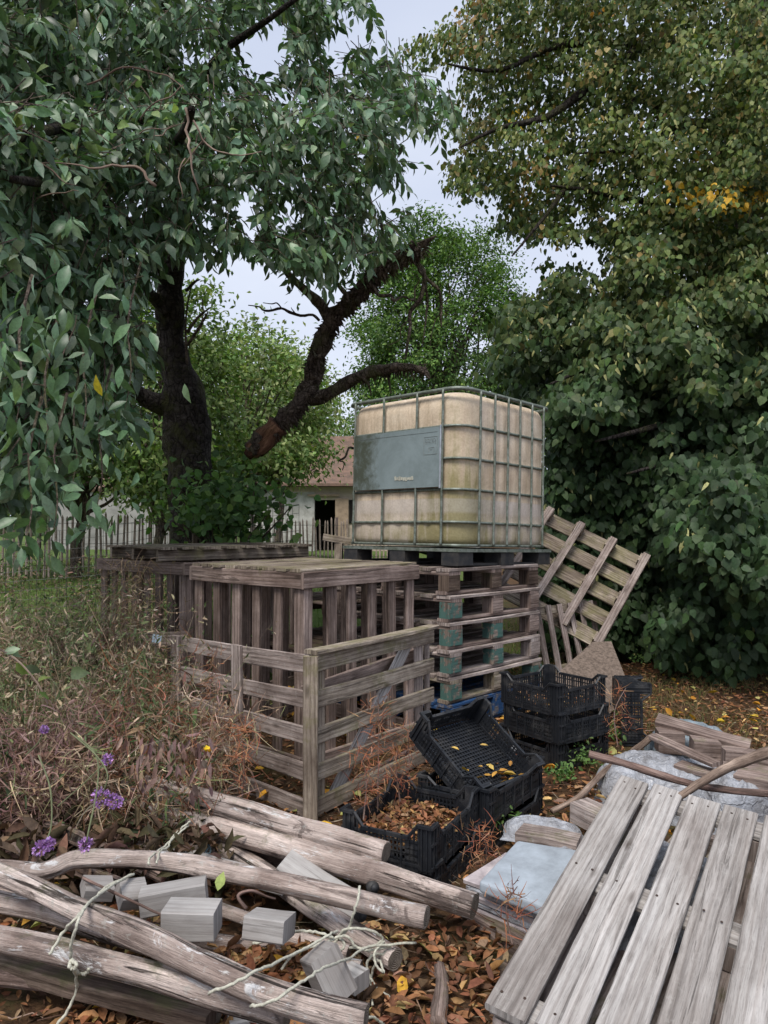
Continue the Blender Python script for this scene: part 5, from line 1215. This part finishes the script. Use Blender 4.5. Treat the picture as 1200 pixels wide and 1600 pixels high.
# broken pallet right, sticks
r = empty('broken_pallet', G(1040, 1215, .0), label='rotten broken pallet piece lying beyond the plastic sacks', cat='pallet'); BO = r.location.copy()
m = MB(); m.board(W(1026, 1124, 4.35) - BO, W(1172, 1166, 4.1) - BO, .10, .035, (0, -.3, 1), .01, .008); m.build('top_board', M['brown_wood'], r)
for a_, b_ in ((1045, 1146), (1100, 1160), (1148, 1175)):
    c_ = W(a_, b_ + 2, 4.25 - (a_ - 1045) * .002) - BO; m = MB(); m.board(c_ + V(-.07, 0, -.03), c_ + V(.07, -.02, -.035), .12, .12, (0, 0, 1), 0, .008); m.build('block', M['brown_wood'], r)
m = MB(); m.board(W(1020, 1150, 4.1) - BO, W(1120, 1195, 3.7) - BO, .06, .025, (0, -.2, 1), .01, .006); m.build('splintered_slat', M['brown_wood'], r)
for i, (a_, b_, a2, b2, w_, t_, lb) in enumerate([(1150, 1220, 1230, 1235, .11, .09, 'crumbling block at the right edge above the stick'), (1130, 1200, 1220, 1212, .12, .04, 'rotten board lying at the right edge'), (1165, 1180, 1230, 1195, .10, .06, 'far rotten board end at the right edge'), (1060, 1195, 1140, 1215, .10, .03, 'splintered board lying behind the blue sack')]):
    plank(G(a_, b_, .25), G(a2, b2, .25), w_, t_, 'brown_wood', lb, name='board', cat='board')
def stick(pts, r0, r1, mat, label):
    P_ = [Vector(p) for p in pts]; org = P_[0].copy(); m = MB(); pp = smooth_path([p - org for p in P_], 5); m.tube(pp, lerp_list([r0, (r0 + r1) / 2, r1], len(pp)), 9, rough=.35, freq=14, capmi=0); o = m.build('stick', M[mat], None, True); o.location = org; tag(o, label, 'stick', 'loose sticks and branches'); return o
stick([W(920, 1178, 3.3), W(990, 1197, 3.25), W(1075, 1224, 3.15), W(1150, 1236, 3.1), W(1240, 1243, 3.0)], .017, .015, 'red_stick', 'long peeling reddish stick across the plastic sacks')
stick([W(1062, 1245, 2.95), W(1110, 1214, 3.05), W(1160, 1190, 3.2), W(1240, 1164, 3.4)], .014, .027, 'twig', 'mossy forked branch end above the foreground pallet')
stick([G(862, 1268, .12), G(905, 1245, .15), G(945, 1205, .18), G(985, 1178, .2), G(1020, 1150, .22)], .013, .02, 'twig', 'crooked pale branch leading from the crates to the broken pallet')
stick([G(686, 1512, .02), G(690, 1545, .03), G(684, 1600, .03)], .022, .026, 'brown_wood', 'short rough stick standing out of the leaves at the bottom')
stick([G(385, 1420, .2), G(372, 1400, .24), G(392, 1392, .24), G(415, 1400, .2), G(430, 1404, .18)], .007, .004, 'red_stick', 'curled brown root by the tilted block')
stick([G(130, 1372, .3), G(190, 1400, .31), G(250, 1428, .3), G(290, 1440, .28)], .005, .003, 'red_stick', 'thin dark twig lying past the blocks')
for a0, b0, a1, b1, lb in ((640, 1395, 600, 1350, 'black rubber bung between the log and crate'), (560, 1428, 556, 1420, 'black fitting under the crooked log')):
    c_ = G(a0 - (60 if a0 == 640 else 0), b0 - (10 if a0 == 640 else 0), .14); m = MB()
    m.tube([V(0, 0, 0), V(.01, -.03, .01)], .022, 14); m.tube([V(.012, -.032, .01), V(.016, -.042, .013)], .014, 12); o = m.build('rubber_bung', M['blackblock'], None, True); o.location = c_; tag(o, lb, 'fitting')

# ================================================================== litter, weeds, grass
def ground_scatter(n, xr, yr, poly=None):
    x = RNG.uniform(*xr, n); y = RNG.uniform(*yr, n)
    return np.stack([x, y, ground_z(x, y) + RNG.uniform(.005, .03, n)], 1)
p = ground_scatter(30000, (-2.8, 4.6), (1.7, 8.0)); keep = RNG.uniform(size=len(p)) < np.clip(1.5 - (p[:, 1] - 1.7) / 7, .25, 1); p = p[keep]
p = p[~((p[:, 0] < -.8) & (p[:, 1] > 3.2))]
litter('leaf_litter', p, 'fallen brown and orange leaves covering the ground', (.022, .062), flat=.7, wr=.36)
p = ground_scatter(520, (-2.0, 4.2), (1.7, 7.5)); p[:, 2] += .015
litter('yellow_leaf_litter', p, 'scattered fresh yellow fallen leaves', (.05, .09), cols=[(.62, .40, .05), (.55, .28, .05), (.50, .48, .18)], wts=[2, 2, 2], wr=.6)
# leaves caught on pile
def on_pile(n, x0, x1, y0, y1, z): return np.array([tuple(G(U(x0, x1), U(y0, y1), z)) for _ in range(n)])
p = np.concatenate([on_pile(260, 340, 500, 1480, 1530, .09), on_pile(140, 150, 330, 1420, 1470, .14), on_pile(60, 880, 960, 1230, 1300, .1), on_pile(300, 560, 800, 1430, 1600, .03), on_pile(200, 100, 500, 1575, 1640, .02)])
litter('pile_leaves', p, 'dry leaves caught between the logs and blocks', (.04, .075), flat=.6)
n = 2600; p = ground_scatter(n, (-2.2, 4.0), (1.7, 6.0)); d_ = nrm(RNG.normal(size=(n, 3)) * [1, 1, .12])[:, None]; t_ = np.linspace(0, 1, 4)[None, :, None]
o = ribbons('litter_twigs', p[:, None] + d_ * RNG.uniform(.04, .2, n)[:, None, None] * t_ + RNG.normal(size=(n, 4, 3)) * .006 + [0, 0, .012], RNG.uniform(.002, .006, n), pal(n, [(.22, .15, .10), (.12, .08, .06), (.38, .30, .22)]), M['dry']); tag(o, 'small broken twigs and straw lying in the leaf litter', 'twigs', kind='stuff')
# grass tufts: lawn
def blades(name, pos, hgt, wdt, cols, label, cat, lean=.5, mat='grass', curl=0.0, K=4):
    N = len(pos); d = RNG.normal(size=(N, 3)) * [1, 1, 0] * lean; h_ = RNG.uniform(.5, 1.2, N)[:, None] * hgt
    t = np.linspace(0, 1, K)[None, :, None]; P_ = pos[:, None, :] + np.array([0, 0, 1]) * h_[:, None] * t * (1 - curl * t * .5) + d[:, None] * h_[:, None] * t ** 2
    if curl > 0: P_ += RNG.normal(size=(N, K, 3)) * curl * h_[:, None] * .12
    o = ribbons(name, P_, wdt, cols, M[mat]); tag(o, label, cat, kind='stuff'); return o
n = 26000; x = RNG.uniform(-9.5, 2, n); y = RNG.uniform(7.2, 24, n) ; s_ = RNG.uniform(size=n) < 1
p = np.stack([x, y, ground_z(x, y)], 1); blades('lawn_grass', p, .07, .014, pal(n, [(.10, .17, .04), (.14, .22, .055), (.07, .11, .03), (.20, .18, .09)]), 'bright green lawn grass behind the wire fence', 'grass')
n = 9000; x = RNG.uniform(1.2, 5.0, n); y = RNG.uniform(3.9, 8.0, n); msk = np.array([mnoise.noise(Vector((a * 1.1, b * 1.1, 9))) for a, b in zip(x, y)]) > .0; x = x[msk]; y = y[msk]
p = np.stack([x, y, ground_z(x, y)], 1); blades('sparse_grass', p, .08, .006, pal(len(p), [(.12, .14, .05), (.2, .16, .08), (.25, .19, .1)]), 'sparse grass among fallen leaves before the lime tree', 'grass')

# weeds at left: a heap of dried stems
WP = [(-60, 1000), (40, 1000), (110, 985), (160, 930), (205, 905), (235, 885), (262, 930), (275, 990), (300, 1010), (330, 1080), (360, 1180), (395, 1230), (330, 1250), (240, 1245), (150, 1290), (60, 1320), (-60, 1330)]
def weeds():
    # roots on the ground between the log pile and the fence
    def roots(n, x0=-3.6, x1=-.75, y0=3.2, y1=5.6):
        x = RNG.uniform(x0, x1, n * 3); y = RNG.uniform(y0, y1, n * 3)
        ok = ~((x > -1.35 + (3.75 - y) * 0) & (y > 3.9)) & (x < -.72 - (y - 3.2) * .55) | ((y < 3.9) & (x < -.8)); ok &= x > -y * .56 - .2
        return np.stack([x, y, 0 * x], 1)[ok][:n]
    def hgt(p):  # taller in the middle/back
        return np.interp(p[:, 1], [3.1, 3.6, 4.2, 5.4], [.36, .62, .76, .74]) * (1 + .28 * np.array([mnoise.noise(Vector((a * 1.4, b * 1.4, 0))) for a, b in p[:, :2]]))
    # 1 upright stems
    p = roots(2600); h_ = hgt(p) * RNG.uniform(.55, 1.15, len(p)); K = 6; t = np.linspace(0, 1, K)[None, :, None]
    d = RNG.normal(size=(len(p), 1, 3)) * [1, 1, 0] * .32
    P_ = p[:, None] + np.array([0, 0, 1]) * h_[:, None, None] * t + d * h_[:, None, None] * t ** 1.8 + RNG.normal(size=(len(p), K, 3)) * .012
    o = ribbons('dry_stems', P_, RNG.uniform(.003, .006, len(p)), pal(len(p), [(.30, .21, .15), (.38, .27, .19), (.20, .10, .07), (.20, .22, .12)], [4, 3, 2, 4]), M['dry']); tag(o, 'tangle of brown dry weed stems beside the enclosure', 'weeds', kind='stuff')
    # 2 thin curled branchlets off the stems
    n = 42000; i = RNG.integers(0, len(p), n); tt = RNG.uniform(.15, 1, n) ** .8; k_ = np.clip((tt * (K - 1)).astype(int), 0, K - 2); fr_ = tt * (K - 1) - k_
    st = P_[i, k_] * (1 - fr_[:, None]) + P_[i, k_ + 1] * fr_[:, None]; K2 = 5; t2 = np.linspace(0, 1, K2)[None, :, None]
    L_ = RNG.uniform(.03, .13, n)[:, None, None]; dd = nrm(RNG.normal(size=(n, 3)) + [0, 0, .5])[:, None]; cv = nrm(RNG.normal(size=(n, 3)) + [0, 0, -.4])[:, None]
    Q = st[:, None] + dd * L_ * t2 + cv * L_ * t2 ** 2 * .9
    zone = np.array([mnoise.noise(Vector((a * 1.3, b * 1.3, 4))) for a, b in st[:, :2]])
    c = pal(n, [(.40, .29, .21), (.50, .38, .29), (.22, .16, .12), (.26, .25, .13)], [4, 3.5, 2.5, 2], .22)
    red = ((st[:, 0] > -st[:, 1] * .42 + .15) & (RNG.uniform(size=n) < .42)); c[red] = pal(int(red.sum()), [(.27, .12, .075), (.34, .18, .12), (.19, .08, .05)], None, .2)
    pk = (zone > .15) & ~red; c[pk] = pal(int(pk.sum()), [(.26, .16, .15), (.20, .12, .11)], None, .2)
    o = ribbons('dry_seed_heads', Q, RNG.uniform(.0035, .008, n), c, M['dry']); tag(o, 'curled tan and rust coloured seed heads on dry weeds', 'weeds', kind='stuff')
    # 3 narrow leaves green/olive
    n = 11000; p2 = roots(n); h2 = hgt(p2); z = RNG.uniform(.02, .92, len(p2)) * h2; pos = p2 + np.stack([0 * z, 0 * z, z], 1) + RNG.normal(size=p2.shape) * .03
    zone = np.array([mnoise.noise(Vector((a * 1.6, b * 1.6, 14))) for a, b in pos[:, :2]]) + RNG.normal(0, .15, len(pos))
    cg = pal(len(pos), [(.09, .14, .065), (.13, .18, .085), (.06, .08, .045)]); cb = pal(len(pos), [(.26, .17, .13), (.32, .22, .16), (.19, .12, .10), (.30, .20, .19)])
    c = np.where((zone > -.06)[:, None], cg, cb); ln = RNG.uniform(.05, .11, len(pos))
    o = leaves('weed_leaves', pos, RNG.normal(size=pos.shape) + [0, 0, -.3], RNG.normal(size=pos.shape) * .7 + [0, -.3, .6], ln, ln * RNG.uniform(.10, .25, len(pos)), c, M['dry'], None, CURL, .4); tag(o, 'withered olive and brown weed leaves in the left thicket', 'weeds', kind='stuff')
    # 4 limp pinkish drooping leaves above the logs
    n = 130; q = Wn(RNG.uniform(190, 330, n), RNG.uniform(1150, 1235, n), RNG.uniform(3.0, 3.5, n)); q = q[q[:, 2] > .1]
    ln = RNG.uniform(.045, .085, len(q)); o = leaves('limp_leaves', q, RNG.normal(size=q.shape) * .3 + [0, 0, -1], RNG.normal(size=q.shape) * .5 + [0, -1, .1], ln, ln * .33, pal(len(q), [(.25, .17, .17), (.19, .12, .12), (.30, .2, .17)]), M['dry'], None, CURL, .3); tag(o, 'limp mauve brown leaves hanging over the back log', 'weeds', kind='stuff')
    # 5 taller wisps before the rear box
    n = 1300; px_ = np.concatenate([RNG.normal(200, 28, n // 2), RNG.normal(235, 30, n // 4), RNG.normal(150, 50, n - n // 2 - n // 4)]); py_ = np.concatenate([RNG.uniform(868, 1000, n // 2), RNG.uniform(930, 1060, n // 4), RNG.uniform(925, 1010, n - n // 2 - n // 4)])
    st = Wn(px_, py_, RNG.normal(4.9, .2, n)); L_ = RNG.uniform(.03, .09, n)[:, None, None]; dd = nrm(RNG.normal(size=(n, 3)))[:, None]; cv = nrm(RNG.normal(size=(n, 3)) + [0, 0, -.6])[:, None]
    Q = st[:, None] + dd * L_ * t2 + cv * L_ * t2 ** 2
    o = ribbons('dry_wisps', Q, .0045, pal(n, [(.36, .25, .19), (.28, .19, .13), (.22, .17, .09)]), M['dry']); tag(o, 'feathery pale dry wisps in front of the rear slatted box', 'weeds', kind='stuff')
    n = 30; px_ = RNG.normal(190, 35, n); K3 = 6; t3 = np.linspace(0, 1, K3)[None, :, None]; st = Wn(px_, np.full(n, 1180.), np.full(n, 4.9)); st[:, 2] = 0; en = Wn(px_ + RNG.normal(0, 15, n), RNG.uniform(870, 990, n), np.full(n, 4.9))
    Q = st[:, None] * (1 - t3) + en[:, None] * t3 + RNG.normal(size=(n, K3, 3)) * .01
    o = ribbons('wisp_stems', Q, .006, pal(n, [(.30, .20, .14), (.2, .12, .08)]), M['dry']); tag(o, 'upright thin stems carrying the pale wisps', 'weeds', kind='stuff')
    # 6 tall grey green wisps rising over the thicket
    n = 420; p6 = roots(n, -3.8, -1.0, 3.5, 5.4); n = len(p6); K6 = 7; t6 = np.linspace(0, 1, K6)[None, :, None]; h6 = RNG.uniform(.75, 1.12, n)[:, None, None]
    Q = p6[:, None] + np.array([0, 0, 1]) * h6 * t6 + RNG.normal(size=(n, 1, 3)) * [1, 1, 0] * .22 * t6 ** 2; c6 = pal(n, [(.22, .25, .14), (.34, .27, .19), (.17, .20, .11)])
    o = ribbons('tall_stems', Q, .005, c6, M['dry']); tag(o, 'tall grey green stems standing above the dry thicket', 'weeds', kind='stuff')
    m6 = 9000; i6 = RNG.integers(0, n, m6); k6 = RNG.integers(3, K6, m6); pos = Q[i6, k6] + RNG.normal(size=(m6, 3)) * [.02, .02, .045]; ln = RNG.uniform(.018, .05, m6)
    o = leaves('tall_stem_leaves', pos, RNG.normal(size=(m6, 3)) + [0, 0, .3], RNG.normal(size=(m6, 3)), ln, ln * RNG.uniform(.15, .4, m6), pal(m6, [(.15, .19, .09), (.30, .24, .17), (.42, .33, .25), (.11, .15, .07)]), M['dry'], None, CURL); tag(o, 'small grey green and tan leaves and seed pods on the tall stems', 'weeds', kind='stuff')
    # dark ground hugging undergrowth to close gaps
    n = 9000; p2 = roots(n, -4.2, -.6, 2.9, 6.4); pos = p2 + np.stack([0 * p2[:, 0], 0 * p2[:, 0], RNG.uniform(.0, .25, len(p2))], 1); ln = RNG.uniform(.05, .12, len(pos))
    o = leaves('undergrowth', pos, RNG.normal(size=pos.shape), RNG.normal(size=pos.shape) * .7 + [0, 0, .6], ln, ln * .4, pal(len(pos), [(.10, .065, .05), (.07, .06, .035), (.15, .095, .07)]), M['dry'], None, CURL); tag(o, 'dark matted undergrowth at the foot of the weeds', 'weeds', kind='stuff')
weeds()
# reddish weed stalks before the enclosure
def stalk(px_, py0, py1, Y, n, label):
    b_ = W(px_, py0, Y); root = empty('dry_stalk', b_, label=label, cat='weed', group='rust coloured dry stalks by the enclosure'); hh = (W(px_, py1, Y) - b_).z
    m = MB(); pp = smooth_path([V(0, 0, -.05), V(U(-.02, .02), 0, hh * .5), V(U(-.05, .05), 0, hh)], 4); m.tube(pp, lerp_list([.004, .0015], len(pp)), 5); m.build('stem', M['red_stick'], root)
    t_ = RNG.uniform(.05, 1, n); st = np.stack([RNG.normal(0, .035, n), RNG.normal(0, .03, n), t_ * hh], 1); K2 = 4; t2 = np.linspace(0, 1, K2)[None, :, None]
    Q = st[:, None] + nrm(RNG.normal(size=(n, 3)) + [0, 0, .3])[:, None] * RNG.uniform(.02, .09, n)[:, None, None] * t2 + nrm(RNG.normal(size=(n, 3)))[:, None] * .03 * t2 ** 2
    ribbons('seed_heads', Q, .004, pal(n, [(.33, .13, .07), (.38, .22, .13), (.22, .08, .05)]), M['dry'], root)['kind'] = 'stuff'
stalk(590, 1250, 1090, 3.35, 230, 'tall rust coloured dry stalk right of the corner post')
stalk(625, 1235, 1170, 3.4, 130, 'short rust coloured stalk against the right rails')
stalk(568, 1262, 1165, 3.2, 100, 'low rust coloured stalk nearest the corner post')
stalk(378, 1235, 1130, 3.25, 150, 'rust coloured stalk in front of the left rails')
stalk(330, 1150, 1010, 3.9, 130, 'olive brown stalk across the left rails')
stalk(755, 1355, 1290, 3.0, 120, 'withered stalk beside the leaf filled crate')
stalk(640, 1180, 1130, 4.0, 90, 'thin stalk near the right end of the rails')
stalk(965, 1150, 1075, 4.3, 120, 'pale dry stalk beside the rear crate stack')
stalk(800, 1450, 1385, 2.5, 60, 'dry sprig in front of the white slab')
# purple verbena
def verbena(path, heads, label):
    root = empty('verbena', path[0], label=label, cat='flower', group='purple verbena flowers'); org = Vector(path[0]); m = MB()
    pp = smooth_path([Vector(p) - org for p in path], 5); m.tube(pp, .0022, 5); m.build('stem', plain('verbena_stem', (.16, .18, .09), .8), root)
    for c_, r_ in heads:
        n = 110; d = nrm(RNG.normal(size=(n, 3)) + [0, 0, .4]); pos = np.array(Vector(c_) - org) + d * r_ * RNG.uniform(.5, 1, (n, 1))
        leaves('flower_head', pos, d + RNG.normal(size=(n, 3)) * .3, RNG.normal(size=(n, 3)), .009, .008, pal(n, [(.36, .19, .52), (.50, .30, .64), (.26, .13, .38)]), M['flower'], root, RHOMB)
verbena([W(110, 1145, 2.2), W(150, 1180, 2.15), W(168, 1210, 2.1), W(160, 1240, 2.1), W(158, 1246, 2.1)], [(W(157, 1246, 2.1), .024), (W(178, 1253, 2.1), .020)], 'verbena with two plump purple heads hanging over the back log')
verbena([W(120, 1150, 2.3), W(150, 1180, 2.2), W(152, 1230, 2.1), W(138, 1300, 2.0), W(135, 1318, 2.0)], [(W(134, 1320, 2.0), .016)], 'verbena with a small purple head above the crooked log')
verbena([W(60, 1180, 2.1), W(78, 1230, 2.0), W(80, 1290, 1.95), W(68, 1322, 1.9)], [(W(64, 1326, 1.9), .016), (W(76, 1320, 1.9), .014)], 'verbena with a lilac head at the far left of the logs')
verbena([W(90, 1260, 2.6), W(130, 1225, 2.6), W(166, 1190, 2.6)], [(W(168, 1187, 2.6), .016)], 'single purple verbena head amid the brown weeds')
verbena([W(40, 1180, 2.6), W(60, 1160, 2.6), W(68, 1142, 2.6)], [(W(69, 1140, 2.6), .011)], 'tiny purple verbena head at the left of the weeds')
r = empty('poppy', W(326, 1175, 3.3), label='single yellow cup shaped flower in the dry weeds', cat='flower'); m = MB(); m.tube([V(0, 0, -.15), V(0, 0, 0)], .002, 5); m.build('stem', plain('poppy_stem', (.12, .15, .06), .8), r)
n = 9; a_ = np.linspace(0, 6.28, n); leaves('petals', np.stack([np.cos(a_), np.sin(a_), 0 * a_], 1) * .004, np.stack([np.cos(a_), np.sin(a_), .6 + 0 * a_], 1), np.stack([-np.cos(a_), -np.sin(a_), 1 + 0 * a_], 1), .028, .028, pal(n, [(.75, .48, .04)]), M['flower'], r, OVAL, -.3)
# bramble spray nearest left edge
br_ = empty('bramble_shoot', W(-30, 1000, 2.4), label='green leafy shoot arching in from the left edge', cat='plant'); o0 = Vector(br_.location); m = MB()
pp = smooth_path([W(-30, 1000, 2.4) - o0, W(25, 1030, 2.4) - o0, W(60, 1070, 2.4) - o0, W(75, 1100, 2.4) - o0], 5); m.tube(pp, .003, 5); m.build('stem', M['twig'], br_)
q = np.array([tuple(W(a_, b_, 2.4) - o0) for a_, b_ in ((20, 1025), (40, 1040), (25, 1035), (60, 1065), (-5, 1010), (70, 1090), (5, 1020), (110, 1052))]); ln = RNG.uniform(.05, .08, len(q))
leaves('foliage', q, RNG.normal(size=q.shape) * .5 + [.6, 0, .2], RNG.normal(size=q.shape) * .3 + [0, -1, .4], ln, ln * .6, pal(len(q), [(.09, .14, .07), (.12, .15, .05)]), M['leaf'], br_)
def lone_leaf(c, ang, ln, col, label, tilt=.1):
    r_ = leaves('fallen_leaf', np.array([[0, 0, 0.]]), np.array([[math.cos(ang), math.sin(ang), tilt]]), np.array([[0, -.2, 1.]]), ln, ln * .62, np.array([col]), M['dry'], None, LANCE, .15); r_.location = c; tag(r_, label, 'leaf')
lone_leaf(G(1152, 1488, .21), 1.4, .05, (.75, .47, .10), 'single yellow leaf lying on the foreground pallet slat')
lone_leaf(G(340, 1392, .30), 1.2, .06, (.28, .34, .12), 'pale green leaf standing up behind the crooked log', 1.6)
lone_leaf(G(28, 1520, .03), .9, .09, (.60, .42, .05), 'large yellow leaf on the ground at the bottom left', .4)
lone_leaf(G(420, 1500, .12), .4, .05, (.62, .32, .04), 'orange leaf on the low log under the blocks')
# small green tufts
for k_, (a_, b_, s_, lb) in enumerate([(955, 1150, .1, 'small green weed beside the rear crate stack'), (790, 1300, .07, 'green weed at the corner of the middle crates'), (880, 1215, .06, 'low green weed among leaves right of the crates'), (910, 1190, .08, 'leafy green weed below the reddish stick'), (1010, 1035, .12, 'dark green seedling patch under the leaning pallet')]):
    n = 110; c_ = G(a_, b_, .05); pos = RNG.normal(size=(n, 3)) * s_ * .6; pos[:, 2] = np.abs(pos[:, 2]); ln = RNG.uniform(.02, .045, n)
    o = leaves('green_weed', pos, RNG.normal(size=(n, 3)) + [0, 0, .3], RNG.normal(size=(n, 3)) * .5 + [0, -.2, 1], ln, ln * .5, pal(n, [(.07, .13, .04), (.10, .17, .05)]), M['leaf_far']); o.location = c_; tag(o, lb, 'weed', kind='stuff')
# hazy weeds between wire fence and boxes
n = 15000; x = RNG.uniform(-6.5, -1.9, n); y = RNG.uniform(6.0, 12.5, n); ok = mnoise and (np.array([mnoise.noise(Vector((a * .9, b * .9, 5))) for a, b in zip(x, y)]) > -.02); x = x[ok]; y = y[ok]
p = np.stack([x, y, ground_z(x, y) + RNG.uniform(0, 1, len(x)) ** 1.6 * .55], 1); ln = RNG.uniform(.05, .1, len(x))
o = leaves('fence_weeds', p, RNG.normal(size=p.shape) + [0, 0, .4], RNG.normal(size=p.shape) + [0, 0, .6], ln, ln * .3, pal(len(p), [(.13, .19, .08), (.19, .14, .10), (.09, .13, .06), (.24, .17, .12)]), M['dry'], None, OVAL); tag(o, 'loose green and brown weeds along the wire fence', 'weeds', kind='stuff')
